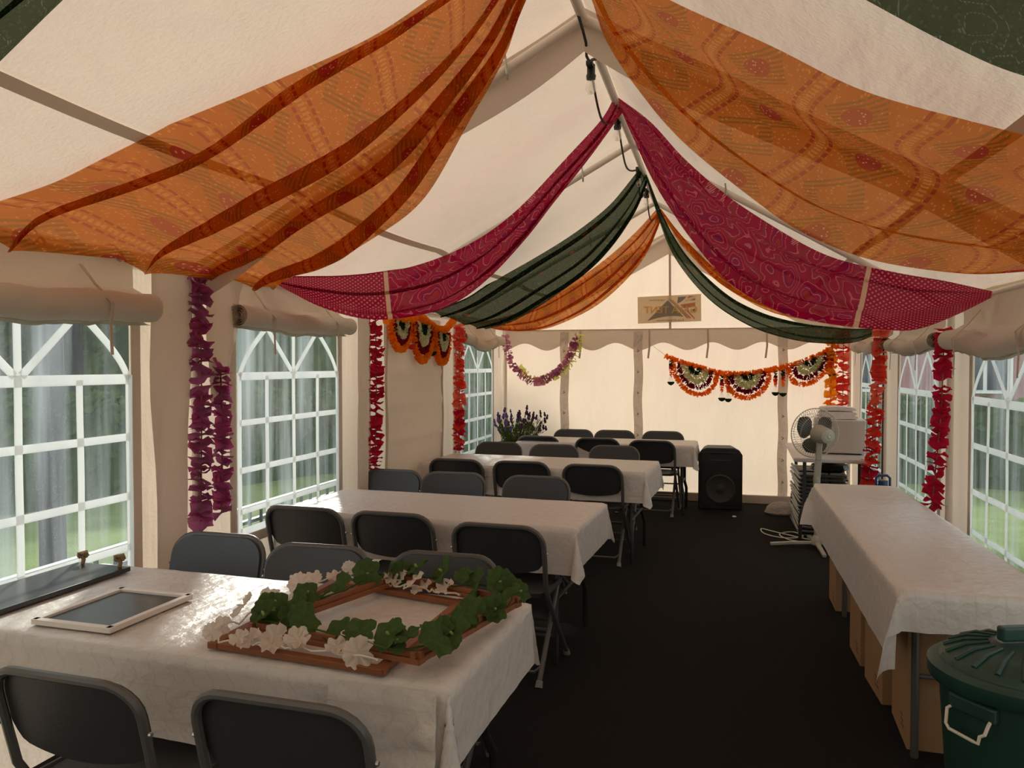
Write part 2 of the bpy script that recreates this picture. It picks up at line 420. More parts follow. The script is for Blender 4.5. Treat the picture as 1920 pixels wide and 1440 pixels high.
for k in range(3):
    o_ = .016+.02*k
    flat('stripe', [(-.02+o_, .115-.006*k), (-.012+o_, .115-.006*k), (.20+o_, -.11), (.185+o_, -.11)], I['txt' if k < 2 else 'red'], -.0045, sg_)
flat('flag_blue', [(.09, .065), (.10, .14), (.20, .145), (.13, .08)], I['navy'], -.003, sg_)
flat('flag_blue', [(.23, .095), (.295, .125), (.295, .10)], I['navy'], -.003, sg_)
flat('flag_blue', [(.25, -.01), (.295, .005), (.295, -.05)], I['navy'], -.003, sg_)
flat('flag_red', [(.125, .05), (.295, .075), (.295, .022), (.165, .01)], I['red'], -.003, sg_)
flat('flag_red', [(.20, .125), (.225, .148), (.295, .15), (.25, .135)], I['red'], -.003, sg_)
flat('flag_red', [(.20, -.03), (.215, -.02), (.295, -.115), (.29, -.125)], I['red'], -.003, sg_)
flat('flag_white', [(.17, .095), (.285, .15), (.295, .14), (.18, .08)], I['wht'], -.004, sg_)
def lettering(txt, x, z, size, mat, par, y=-.006):
    cu = bpy.data.curves.new('t', 'FONT'); cu.body = txt; cu.size = size; cu.align_x = 'CENTER'; cu.extrude = .0008; cu.offset = size*.02; cu.resolution_u = 3
    to = bpy.data.objects.new('t', cu); COL.objects.link(to); bpy.context.view_layer.update()
    me = bpy.data.meshes.new_from_object(to.evaluated_get(bpy.context.evaluated_depsgraph_get())); bpy.data.objects.remove(to)
    for q in me.vertices: q.co = Vector((x-q.co.x, y-q.co.z, z+q.co.y))
    me.flip_normals(); me.materials.clear(); me.materials.append(mat); return link('lettering', me, par)
lettering('GALA TENT', 0.015, -.045, .115, I['yel'], sg_)
for x0, x1, z, n in ((-.24, -.05, .108, 9), (-.15, .17, -.13, 14)):   # the two unreadable small lines
    mb = MB(); 
    for k in range(n): mb.box((x0+(x1-x0)*(k+.5)/n, -.004, z+(.002*sin(k*5))), ((x1-x0)/n*.6, .002, .012+.004*sin(k*3)))
    mb.build('small_print', I['txt'], sg_)

# ------------------------------------------------------------------ steel frame
fr = thing('marquee_frame', 'white tubular steel frame carrying the marquee roof', 'frame', (XC, 3.4, 0))
def fpart(name, path, r, mat=M['pole'], seg=10):
    mb = MB(); mb.tube([(x-XC, y-3.4, z) for x, y, z in path], r, seg); return mb.build(name, mat, fr)
fpart('ridge_pole', [(XC, YF+.05, 3.08), (XC, YB-.05, 3.08)], .022)
for y in BAYS[1:]:
    yy = min(y, YB-.09)
    for sd in (-1, 1):
        xe, ze = (XL+.05, ZEL-.07) if sd < 0 else (XR-.05, ZER-.07)
        fpart('rafter', [(XC, yy, 3.085), (xe, yy, ze)], .021)
        p = fpart('post', [(xe, yy, 0), (xe, yy, ze)], .021)
        for q in (.35, .62):                          # tie hooks on the rafters and clips on the posts
            x = XC+(xe-XC)*q*.5; z = 3.085+(ze-3.085)*q*.5
            mb = MB(); mb.tube([(x-XC, yy-3.4-.03, z+.05), (x-XC+.008, yy-3.4-.028, z-.03), (x-XC+.004, yy-3.4, z-.045)], .006, 6); mb.build('hook', M['steel'], fr)
        for k in range(5):
            mb = MB(); z = .4+k*.32; mb.box((xe-XC-sd*.018, yy-3.4-.02, z), (.014, .016, .03)); c_ = mb.build('clip', M['steel'], p)
for sd in (-1, 1):
    xe, ze = (XL+.05, ZEL-.06) if sd < 0 else (XR-.05, ZER-.06)
    fpart('eave_pole', [(xe+sd*.03, YF+.1, ze+.03), (xe+sd*.03, YB-.1, ze+.03)], .014)

# ------------------------------------------------------------------ windows
def window(num, side, yc):
    x = XL if side == 'left' else XR; sg = 1 if side == 'left' else -1; z0, z1 = WZ[side]; H = z1-z0; W2 = .6
    wn = thing('window_%d' % num, 'clear plastic window with white arched glazing bars in the %s wall' % side, None, (x, yc, z0), 0, None, 'structure')
    mb = MB()
    mb.grid(lambda i, j: (sg*(.004+.010*N3(i*5+num, j*1.2, num)*sin(pi*i)), (i-.5)*2*W2, H*j), 18, 14)
    mb.build('film', M['film'], wn, clean=False)
    def ribbon(path, wd):
        # flat printed bar following the film, lying in the y-z plane
        P, _ = arcpts([(0, a, b) for a, b in path], max(6, 5*len(path))); mb = MB(); vs = []; n = len(P)
        for i, p in enumerate(P):
            t = (P[min(i+1, n-1)]-P[max(i-1, 0)]).normalized(); q = Vector((0, -t.z, t.y))*wd/2
            o = sg*(.016+.006*N3(p.y*4, p.z*2, num))
            for e in (-1, 1): vs.append((o, p.y+e*q.y, p.z+e*q.z))
            for e in (-1, 1): vs.append((o-sg*.003, p.y+e*q.y, p.z+e*q.z))
        fs = []
        for i in range(n-1):
            a = 4*i; fs += [(a, a+1, a+5, a+4), (a+2, a+6, a+7, a+3), (a, a+4, a+6, a+2), (a+1, a+3, a+7, a+5)]
        mb.add(vs, fs); return mb.build('bar', M['bar'], wn)
    e = W2-.02
    ribbon([(-e, .02), (-e, H*.75)], .04); ribbon([(e, .02), (e, H*.75)], .04); ribbon([(-e, .02), (e, .02)], .04)
    zr = H*.735
    ribbon([(-e, zr), (e, zr)], .045); ribbon([(-e, H*.52), (e, H*.52)], .034); ribbon([(-e, H*.30), (e, H*.30)], .034); ribbon([(-e, H*.11), (e, H*.11)], .03)
    ribbon([(0, .02), (0, H)], .034); ribbon([(-.3, .02), (-.3, zr)], .034); ribbon([(.3, .02), (.3, zr)], .034)
    for s in (-1, 1):
        ribbon([(s*e, zr), (s*.525, zr+H*.07), (s*.44, zr+H*.142), (s*.3, H*.97)], .034)
        ribbon([(s*.3, H*.97), (s*.015, zr+.02)], .034)
    mb = MB()
    for a, b in (((-W2-.03, 0), (-W2-.03, H)), ((W2+.03, 0), (W2+.03, H)), ((-W2, -.03), (W2, -.03))):
        mb.bar((sg*.010, a[0], a[1]), (sg*.010, b[0], b[1]), .06, .004, (1, 0, 0))
    mb.build('canvas_hem', M['flap'], wn)
    return wn
num = 0
for side in ('left', 'right'):
    for yc, t in WIN[side]:
        if t == 'w': num += 1; window(num, side, yc)

# rolled-up and let-down blinds
def blind(side, y0, y1, z, r, label, dr=.0, seed=0):
    x = (XL if side == 'left' else XR); sg = 1 if side == 'left' else -1
    t = thing('rolled_blind', label, 'blind', (x, (y0+y1)/2, z), 0, 'rolled window blinds')
    hl = (y1-y0)/2; turns = 4.5; n = 80; mb = MB(); cx = sg*(r+.025)
    def fn(i, j):
        a = i*turns*2*pi; rr = r*(.16+.84*i); y = (j-.5)*2*hl
        sag = -dr*sin(pi*j)**2*.9+.012*N3(y*4, seed, 1)*(1 if 0 < j < 1 else .3); sq = 1+(.20*N3(y*6, cos(a)*.8, seed+2)+.14*N3(y*15, sin(a), seed))*sin(pi*j)**.5
        return (cx+rr*sq*cos(a+pi*.5)*sg, y, rr*sq*sin(a+pi*.5)*1.0+sag)
    mb.grid(fn, n, 36); mb.build('roll', M['flap'], t, clean=False)
    mb = MB(); zt = (ZEL if side == 'left' else ZER)-z-.02
    mb.grid(lambda i, j: (sg*(.02+.008*N3(i*4, j*2, seed)+(.0 if j else r*.9)), (i-.5)*2*hl*.97, (zt*j+(1-j)*(r*.8-dr*sin(pi*i)**2*.9))), 14, 5)
    mb.build('upper_flap', M['flap'], t, clean=False)
    for k in (-.62, .55):
        y = hl*k; mb = MB()
        pts = [(sg*.03, y, r+.09), (cx, y, r*1.1), (cx+sg*r*1.12, y+.006, 0), (cx+sg*r*.9, y+.01, -r*1.0-dr*.5), (cx+sg*r*.95, y+.012, -r*1.1-.13)]
        for a, b in zip(pts, pts[1:]): mb.bar(a, b, .016, .003, (0, 1, 0) if False else (1, .01, 0))
        mb.build('tie', M['strap'], t)
    return t
blind('left', 1.55, 3.03, 1.835, .075, 'thick rolled canvas blind over the nearest left window', .03, 1)
blind('left', 3.70, 5.02, 1.845, .068, 'rolled canvas blind with spiral end over the second left window', .02, 2)
blind('left', 7.55, 9.0, 1.86, .062, 'sagging rolled blind over the far left window beside the lavender', .08, 3)
blind('left', -.4, 1.1, 1.86, .06, 'rolled canvas blind over the left window beside the camera', .02, 8)
blind('right', 7.2, 8.75, 1.76, .056, 'small rolled blind over the far right window', .02, 4)
blind('right', 5.62, 7.02, 1.74, .06, 'crumpled rolled blind over the middle right window', .04, 5)
blind('right', 3.6, 5.28, 1.73, .07, 'large crumpled rolled blind over the nearest visible right window', .06, 6)
# the let-down blind
ld = thing('lowered_blind', 'canvas blind zipped down over the third left window under the flower bunting', 'blind', (XL, 6.4, .1))
mb = MB()
def fn(i, j):
    y = (i-.5)*1.3; z = 1.9*j; cr = sum(.014*math.exp(-((z-q)/.035)**2) for q in (.55, .86, 1.16, 1.42))
    return (.03+.012*N3(y*2, z*2, 7)+cr, y, z)
mb.grid(fn, 24, 60); mb.build('sheet', M['wall'], ld, clean=False)
for s in (-1, 1):
    mb = MB(); mb.tube([(.045, s*.65+.012*sin(k*.8), .1+k*.0895) for k in range(20)], .011, 6); mb.build('zip', M['strap'], ld)
# loose canvas flaps and eyelets near the left posts
def loose(loc, w_, h, seed, label):
    mb = MB(); 
    mb.grid(lambda i, j: (.07+.05*sin(i*4+seed)*(1-j)+.03*N3(i*3, j*3, seed), (i-.5)*w_*(1-.55*(1-j)*i), -h*(1-j)+(1-j)*.08*i), 10, 12)
    o = mb.build('canvas_flap', M['flap'], None, clean=False); o.location = loc; tag(o, label, 'flap', 'loose canvas flaps')
loose((XL, 3.62, 2.05), .36, .66, 1.0, 'loose canvas corner hanging beside the purple garlands')
loose((XL, 3.2, 2.05), .30, 1.9, 2.4, 'long loose canvas edge left of the purple garlands')
loose((XL, 5.27, 2.02), .16, 1.9, 3.1, 'loose canvas edge left of the crimson garland')
for k, (y, z) in enumerate(((2.44, 2.08), (2.85, 2.08), (4.05, 2.07))):
    e = thing('eyelet', ('steel eyelet at the left end of the orange hem', 'steel eyelet under the orange drape nearer the post', 'steel eyelet where the magenta drape is tied')[k], 'eyelet', (XL+.09, y, z-.03), 0, 'eave eyelets')
    mb = MB(); mb.tube([(.0, .018*cos(a*pi/6), .018*sin(a*pi/6)) for a in range(12)], .006, 6, closed=True); mb.build('ring', M['steel'], e)
    mb = MB(); mb.tube([(0, 0, .018), (-.03, 0, .05), (-.09, 0, .06)], .004, 5); mb.build('cord', M['wire'], e)

# ------------------------------------------------------------------ sari drapes
def swag(par, E1, E2, mat, k, amp=.035, over=1.5, seed=0, cloth=1.1, sag=.05, ns=66, belly=0):
    n = 84
    A, la = arcpts(E1, n); B, lb = arcpts(E2, n); Lm = (la+lb)/2; mb = MB()
    def fn(i, j):
        q = int(round(i*n)); a = A[q]; b = B[q]; t = i
        d = b-a; wd = d.length
        nb = N3(j*2.3, t*1.6, seed)*.35
        ph = 2*pi*k*(j+nb*.55)
        env = sin(pi*min(max(t*.97+.015, 0), 1))**.5
        jj = j+over*sin(ph)/(2*pi*k)*(1 if .01 < j < .99 else 0)*(.55+.6*env)
        jj = min(max(jj, 0), 1)
        tg = (A[min(q+1, n)]-A[max(q-1, 0)]).normalized(); nr = d.cross(tg)
        if nr.length < 1e-6: nr = Vector((0, 0, 1))
        nr.normalize()
        am = amp*min(1, wd/.25)*(.35+.65*env)*(1 if 0 < j < 1 else .4)
        p = a+d*jj+nr*(am*cos(ph)+.02*N3(j*5, t*4, seed+9)*env)
        p.z -= sag*4*j*(1-j)*env
        if belly and t > .8:
            q2 = ((t-.8)/.2)**2; bl = belly*(.45+.55*abs(sin(2.6*pi*j+.4))); p.z -= bl*q2; p.x += bl*.8*q2
        p.z = min(p.z, roofz(p.x+par.location.x)-.055-par.location.z)
        return tuple(p)
    mb.grid(fn, n, ns, uvfn=lambda i, j: (i*Lm, j*cloth))
    return mb.build('swag', mat, par, clean=False)
R = (XC, 0, 3.05)
d = thing('sari_drape', 'large orange sari with red medallions draped nearest over the ridge', 'drape', (XC, 2.7, 3.05), 0, 'sari drapes under the roof')
def S(par, E1, E2, *a, **kw):
    o = par.location
    return swag(par, [Vector(p)-o for p in E1], [Vector(p)-o for p in E2], *a, **kw)
OL1 = [(-.60, 2.60, 3.05), (-.78, 2.57, 2.95), (-0.98, 2.55, 2.83), (-1.15, 2.5, 2.72), (-1.41, 2.45, 2.6), (-1.65, 2.4, 2.49), (-1.9, 2.35, 2.39), (-2.08, 2.3, 2.32), (-2.25, 2.25, 2.25), (-2.43, 2.15, 2.17), (-2.53, 2.1, 2.08)]
OL2 = [(-.57, 2.72, 3.05), (-.62, 2.76, 2.98), (-0.69, 2.8, 2.91), (-0.79, 2.9, 2.75), (-0.99, 3.05, 2.56), (-1.25, 3.25, 2.32), (-1.52, 3.4, 2.19), (-1.84, 3.6, 2.1), (-2.11, 3.75, 2.07), (-2.49, 3.95, 2.08)]
S(d, OL1, OL2, M['s_orange'], 4, .05, 1.75, 3, 1.3, .05, belly=.085)
OR1 = [(-.55, 2.62, 3.05), (-.36, 2.58, 2.89), (-0.14, 2.55, 2.73), (0.14, 2.5, 2.55), (0.35, 2.5, 2.42), (0.52, 2.5, 2.34), (0.82, 2.5, 2.23), (1.0, 2.5, 2.17), (1.36, 2.5, 1.99)]
OR2 = [(-.55, 2.74, 3.05), (-.49, 2.77, 2.96), (-0.44, 2.8, 2.88), (-0.4, 2.85, 2.76), (-0.29, 2.9, 2.59), (-0.12, 3.0, 2.4), (0.12, 3.1, 2.21), (0.34, 3.2, 2.08), (0.59, 3.25, 1.98), (0.88, 3.3, 1.94), (1.11, 3.35, 1.95), (1.38, 3.4, 1.97)]
S(d, OR1, OR2, M['s_orange'], 2, .022, .9, 5, 1.15, .05)
d = thing('sari_drape', 'magenta sari with dotted swirls and cream band, second from the front', 'drape', (XC, 4.5, 3.05), 0, 'sari drapes under the roof')
ML1 = [(-0.58, 4.45, 3.09), (-0.65, 4.4, 2.94), (-0.87, 4.35, 2.7), (-1.14, 4.3, 2.44), (-1.38, 4.25, 2.26), (-1.68, 4.2, 2.14), (-2.06, 4.15, 2.09), (-2.53, 4.05, 2.09)]
ML2 = [(-0.55, 4.6, 3.05), (-0.74, 4.65, 2.83), (-0.98, 4.7, 2.57), (-1.17, 4.75, 2.36), (-1.41, 4.8, 2.14), (-1.66, 4.8, 1.97), (-1.9, 4.75, 1.89), (-2.19, 4.65, 1.87), (-2.43, 4.45, 1.95), (-2.54, 4.15, 2.06)]
S(d, ML1, ML2, M['s_magenta'], 2, .018, 1.3, 11, 1.0, .02)
MR1 = [(-0.56, 4.45, 3.09), (-0.38, 4.5, 2.95), (-0.18, 4.5, 2.72), (0.14, 4.5, 2.44), (0.53, 4.55, 2.2), (0.91, 4.6, 2.08), (1.17, 4.6, 2.02), (1.39, 4.65, 1.97)]
MR2 = [(-0.56, 4.6, 3.07), (-0.49, 4.65, 2.91), (-0.37, 4.7, 2.66), (-0.18, 4.75, 2.35), (0.06, 4.85, 2.07), (0.34, 4.95, 1.91), (0.65, 5.0, 1.83), (0.94, 5.0, 1.79), (1.1, 4.95, 1.79), (1.26, 4.8, 1.86), (1.40, 4.7, 1.94)]
S(d, MR1, MR2, M['s_magenta'], 2, .018, 1.2, 13, 1.0, .02)
d = thing('sari_drape', 'dark green sari with fine pale line pattern, third from the front', 'drape', (XC, 6.2, 3.05), 0, 'sari drapes under the roof')
GL1 = [(-0.59, 6.0, 3.05), (-0.84, 6.05, 2.79), (-1.19, 6.15, 2.57), (-1.67, 6.3, 2.35), (-2.11, 6.5, 2.16), (-2.52, 6.7, 2.05)]
GL2 = [(-0.55, 6.3, 3.05), (-0.67, 6.4, 2.81), (-0.96, 6.6, 2.5), (-1.37, 6.85, 2.22), (-1.83, 7.1, 2.0), (-2.2, 7.3, 1.92)]
S(d, GL1, GL2, M['s_green'], 3, .03, 1.6, 17, 1.1, .03)
GR1 = [(-0.56, 6.1, 3.05), (-0.44, 6.2, 2.76), (-0.24, 6.3, 2.43), (0.08, 6.4, 2.12), (0.46, 6.6, 1.96), (0.91, 7.0, 1.90), (1.37, 7.6, 1.90)]
GR2 = [(-0.55, 6.3, 3.03), (-0.46, 6.4, 2.71), (-0.33, 6.5, 2.42), (-0.08, 6.6, 2.12), (0.22, 6.8, 1.93), (0.57, 7.0, 1.82), (0.85, 7.2, 1.78), (1.15, 7.5, 1.79), (1.39, 7.8, 1.87)]
S(d, GR1, GR2, M['s_green'], 2, .018, 1.0, 19, 1.0, .0)
d = thing('sari_drape', 'orange sari draped farthest back in front of the gable', 'drape', (XC, 7.7, 3.05), 0, 'sari drapes under the roof')
FL1 = [(-0.56, 7.6, 3.08), (-0.8, 7.65, 2.84), (-1.13, 7.8, 2.61), (-1.55, 8.0, 2.38), (-1.99, 8.2, 2.18), (-2.53, 8.1, 2.04)]
FL2 = [(-0.54, 7.8, 3.06), (-0.69, 7.9, 2.72), (-0.95, 8.05, 2.42), (-1.3, 8.2, 2.17), (-1.73, 8.35, 2.0), (-2.05, 8.45, 1.95), (-2.38, 8.5, 1.98), (-2.53, 8.5, 2.03)]
S(d, FL1, FL2, M['s_orange'], 3, .03, 1.5, 23, 1.1, .02)
FR1 = [(-.56, 7.6, 3.08), (-.3, 7.7, 2.75), (.1, 7.9, 2.4), (.6, 8.1, 2.15), (1.37, 8.3, 2.0)]
FR2 = [(-.55, 7.8, 3.06), (-.35, 7.9, 2.75), (.05, 8.1, 2.36), (.6, 8.3, 2.10), (1.37, 8.5, 1.98)]
S(d, FR1, FR2, M['s_orange'], 2, .02, 1.3, 29, .9, .0)
d = thing('sari_drape', 'green sari corner high at the top right, nearest the camera', 'drape', (XC, 1.6, 3.05), 0, 'sari drapes under the roof')
GT1 = [(-.56, 1.3, 3.06), (-.2, 1.2, 2.75), (.3, 1.15, 2.5), (.8, 1.15, 2.27), (1.37, 1.2, 2.0)]
GT2 = [(-.56, 1.6, 3.04), (-.2, 1.75, 2.68), (0.16, 1.8, 2.44), (0.31, 1.85, 2.37), (0.47, 1.85, 2.27), (0.62, 1.9, 2.21), (0.8, 1.9, 2.14), (0.98, 1.9, 2.09), (1.36, 1.9, 2.0)]
S(d, GT1, GT2, M['s_green'], 2, .02, 1.0, 31, 1.1, .0)
GU1 = [(-.6, 1.3, 3.06), (-1.0, 1.2, 2.8), (-1.6, 1.15, 2.48), (-2.1, 1.15, 2.2), (-2.53, 1.2, 2.05)]
GU2 = [(-.6, 1.5, 3.05), (-1.0, 1.55, 2.77), (-1.6, 1.6, 2.45), (-2.1, 1.65, 2.2), (-2.53, 1.7, 2.05)]
S(d, GU1, GU2, M['s_green'], 2, .02, 1.0, 37, 1.1, .0)

# ------------------------------------------------------------------ string of lights on the ridge
sl = thing('festoon_lights', 'black festoon cable with clear bulbs strung along the ridge pole', 'string light', (XC, 3.3, 3.1))
bulbs = [(3.80, 2.995), (4.82, 3.05), (6.1, 3.05), (6.8, 3.04), (8.0, 3.04)]
pts = [(0, -2.0, -.01), (-.01, -.6, .0), (-.02, -.02, .0), (.0, .02, -.06), (.01, .12, -.12), (0, .2, -.16), (.02, .32, -.11)]
for (y0, z0), (y1, z1) in zip(bulbs, bulbs[1:]):
    pts += [(-.03, y0-3.3, z0-3.1+.03), (-.05, (y0+y1)/2-3.3, (z0+z1)/2-3.1-.10), (-.03, y1-3.3-.04, z1-3.1+.02)]
P, _ = arcpts(pts, 110); mb = MB(); mb.tube(P, .0065, 6); mb.build('cable', M['rope'], sl)
for y, z in bulbs:
    mb = MB(); mb.lathe([(.014, .045), (.02, .04), (.02, -.005), (.024, -.012), (.022, -.03), (0, -.03)], 12, (-.03, y-3.3, z-3.1)); s = mb.build('socket', M['black'], sl)
    mb = MB(); mb.lathe([(.014, 0), (.018, -.012), (.027, -.035), (.027, -.05), (.016, -.07), (0, -.076)], 14, (-.03, y-3.3, z-3.1-.028)); mb.build('bulb', M['glass'], s)
    mb = MB(); mb.box((-.03, y-3.3-.035, z-3.1+.03), (.03, .05, .02)); mb.build('clip', M['black'], s)

# ------------------------------------------------------------------ garlands of petals
def floret_mesh(seed, mat, seg=12):
    rnd = random.Random(seed); vs = [(0, 0, 0)]; fs = []
    for r, amp in ((.55, .10), (1.0, .42)):
        for k in range(seg):
            a = 2*pi*k/seg; rr = r*(1+.22*(rnd.random()-.5)+(.10 if k % 2 else -.06))
            vs.append((rr*cos(a), rr*sin(a), amp*(sin(a*3+seed)*.5+rnd.random()-.5)))
    for k in range(seg):
        k2 = (k+1) % seg; fs.append((0, 1+k, 1+k2)); fs.append((1+k, 1+seg+k, 1+seg+k2, 1+k2))
    mb = MB(); mb.add(vs, fs); return mb.mesh('floret', mat, True, False)
FL = {k: [floret_mesh(s, M['p_'+k]) for s in range(4)] for k in GC}
def garland(label, path, r, cols, step=.034, group='vertical petal garlands', gaps=()):
    P0 = Vector(path[0]); t = thing('petal_garland', label, 'garland', P0, 0, group)
    _, L = arcpts(path, 4); n = int(L/step); P, _ = arcpts(path, n); mb = MB(); mb.tube([p-P0 for p in P], .004, 5); mb.build('string', M['twine'], t)
    rnd = random.Random(hash(label) % 1000 if False else len(label))
    for i in range(n+1):
        if any(a <= i/n <= b for a, b in gaps): continue
        k = cols(i/n, rnd); o = link('floret', FL[k][rnd.randrange(4)], t); o.location = P[i]-P0
        tg = (P[min(i+1, n)]-P[max(i-1, 0)]).normalized()
        q = tg.to_track_quat('Z', 'X').to_matrix() @ Matrix.Rotation(rnd.random()*6.28, 3, 'Z') @ Matrix.Rotation((rnd.random()-.5)*1.7, 3, 'X')
        o.rotation_euler = q.to_euler(); s = r*(.85+.35*rnd.random()); o.scale = (s, s, s)
    return t
ch = lambda *k: (lambda t, r: r.choice(k))
xl = XL+.105
garland('long mauve petal garland on the near left post', [(xl, 3.36, 2.03), (xl+.01, 3.36, 1.5), (xl, 3.36, .80)],   .054, ch('mauve', 'mauve', 'plum'), .024, gaps=((.42, .47),))
garland('shorter plum petal garland right of the mauve one', [(xl+.02, 3.50, 1.58), (xl+.02, 3.51, 1.2), (xl+.02, 3.50, .82)], .048, ch('plum', 'plum', 'mauve'), .022)
garland('crimson petal garland on the second left post', [(xl, 5.42, 1.96), (xl, 5.43, 1.4), (xl, 5.40, .80)], .054, ch('crimson'), .026)
garland('coral and red petal garland on the third left post', [(xl, 7.38, 1.98), (xl, 7.38, 1.4), (xl, 7.36, .75)], .058, lambda t, r: r.choice(('red', 'coral', 'coral') if t < .7 else ('red', 'crimson')), .026)
xr = XR-.11
garland('crimson petal garland on the nearest right post', [(xr, 5.32, 1.80), (xr-.01, 5.32, 1.3), (xr-.06, 5.30, .70)], .054, ch('crimson'), .027, gaps=((.255, .30),))
garland('red and coral petal garland on the second right post', [(xr, 7.25, 1.88), (xr-.03, 7.25, 1.3), (xr-.10, 7.2, .52)], .062, lambda t, r: r.choice(('coral', 'coral', 'red') if t < .55 else ('red', 'crimson', 'red')), .027)
garland('red petal garland in the far right corner', [(xr-.02, 9.20, 1.92), (xr-.02, 9.2, 1.4), (xr-.03, 9.18, .8)], .068, ch('red', 'red', 'coral'), .038)
garland('amber petal garland in the far right corner', [(xr-.13, 9.22, 1.92), (xr-.14, 9.22, 1.4), (xr-.15, 9.2, .8)], .062, ch('amber', 'amber', 'orange'), .038)
g = garland('pink petal garland looped on the back wall above the lavender', [(-2.52, 9.21, 1.93), (-2.46, 9.21, 1.64), (-2.34, 9.21, 1.48), (-2.18, 9.21, 1.38), (-2.02, 9.21, 1.41), (-1.86, 9.21, 1.52), (-1.74, 9.21, 1.67), (-1.64, 9.21, 1.92)], .050, ch('pink', 'pink', 'mauve'), .030, 'looped garlands')
garland('lime petal garland looped behind the pink one', [(-2.36, 9.26, 1.55), (-2.2, 9.26, 1.41), (-2.02, 9.26, 1.42), (-1.82, 9.26, 1.5), (-1.68, 9.26, 1.7), (-1.60, 9.26, 1.94)], .052, ch('lime'), .040, 'looped garlands')

def petal_row(mb, path, r, step, rnd):
    _, L = arcpts(path, 4); n = max(3, int(L/step)); P, _ = arcpts(path, n)
    for i, p in enumerate(P):
        tg = (P[min(i+1, n)]-P[max(i-1, 0)]).normalized()
        q = tg.to_track_quat('Z', 'X').to_matrix() @ Matrix.Rotation(rnd.random()*6.28, 3, 'Z') @ Matrix.Rotation((rnd.random()-.5)*2.0, 3, 'X')
        me = FL['orange'][rnd.randrange(4)]; s = r*(.85+.3*rnd.random())
        mb.add([p+q @ (v.co*s) for v in me.vertices], [tuple(f.vertices) for f in me.polygons])
def bunting(label, loc, axis, rope, fans, tassels):
    # axis: unit horizontal vector along the wall; rope/fans in (along, up) coordinates
    t = thing('flower_bunting', label, 'bunting', loc, 0, 'petal fan buntings'); ax = Vector(axis); nrm = Vector((ax.y, -ax.x, 0)); rnd = random.Random(5)
    W = lambda a, z, o=0: ax*a+Vector((0, 0, z))+nrm*o
    mb = MB(); petal_row(mb, [W(*p) for p in rope], .034, .013, rnd); mb.build('orange_rope', M['p_orange'], t, smooth=True, clean=False)
    for (a, z, hw, h, tilt) in fans:
        def U(f): return [W(a+hw*f*cos(pi+pi*k/10)*1.0-tilt*0, z+tilt*hw*f*cos(pi+pi*k/10)-.02+h*f*sin(pi+pi*k/10), .01) for k in range(11)]
        fan = thing('fan', None, None); fan.parent = t
        for f, col, r in ((1.0, 'orange', .032), (.74, 'maroon', .030), (.52, 'pale', .034), (.34, 'pale', .024), (.20, 'deep', .032)):
            mb = MB(); petal_row(mb, U(f), r, .012 if f > .3 else .011, rnd); mb.build('petal_row', M['p_'+col], fan, smooth=True, clean=False)
    for (a, z, ln) in tassels:
        ts = thing('tassel', None, None); ts.parent = t
        for q0, q1, col, r in ((0, .18, 'deep', .024), (.18, .34, 'crimson', .024), (.34, .5, 'orange', .024), (.5, .64, 'orange', .020)):
            mb = MB(); petal_row(mb, [W(a, z-ln*q0, .015), W(a, z-ln*(q0+q1)/2, .015), W(a, z-ln*q1, .015)], r, .016, rnd); mb.build('petal_row', M['p_'+col], ts, smooth=True, clean=False)
        mb = MB()
        for k in range(3): mb.tube([W(a, z-ln*.6, .015), W(a+(k-1)*.028, z-ln*.92, .015+.01*(k % 2))], .002, 4)
        mb.build('thread', M['wire'], ts)
        mb = MB(); mb.lathe([(0, -.035), (.022, -.026), (.038, -.008), (.040, .008), (.034, .003), (0, -.01)], 12, tuple(W(a, z-ln*.93, .015))); mb.build('cup', M['p_red' if rnd.random() < .55 else 'p_deep'], ts)
    return t
bunting('orange and maroon flower fan bunting strung across the back wall', (0, 9.24, 0), (1, 0, 0), [(-.6, 1.68), (-.38, 1.6), (-.18, 1.54), (.01, 1.49), (.27, 1.48), (.53, 1.52), (.71, 1.56), (.9, 1.62), (1.08, 1.7), (1.26, 1.8)],
        [(-.27, 1.57, .245, .30, -.25), (.31, 1.50, .235, .27, .08), (.97, 1.66, .225, .26, .40)], [(-.54, 1.63, .27), (.03, 1.45, .27), (.10, 1.45, .28), (.61, 1.50, .25), (.69, 1.52, .28), (1.20, 1.70, .24)])
mb = MB(); mb.tube([(-.75, 9.33, 1.80), (-.6, 9.24, 1.69)], .0025, 5); o = mb.build('bunting_string', M['wire']); tag(o, 'thin string tying the back wall bunting to a strap', 'string')
bunting('orange and maroon flower fan bunting over the lowered blind', (-2.50, 0, 0), (0, -1, 0), [(-5.62, 1.93), (-5.75, 1.97), (-6.1, 1.96), (-6.3, 2.0), (-6.55, 1.95), (-6.75, 1.91), (-7.0, 1.92), (-7.22, 2.02)],
        [(-5.93, 1.95, .20, .22, 0), (-6.42, 1.95, .23, .31, 0), (-6.92, 1.90, .20, .28, 0)], [(-6.17, 1.93, .20), (-6.68, 1.90, .22)])

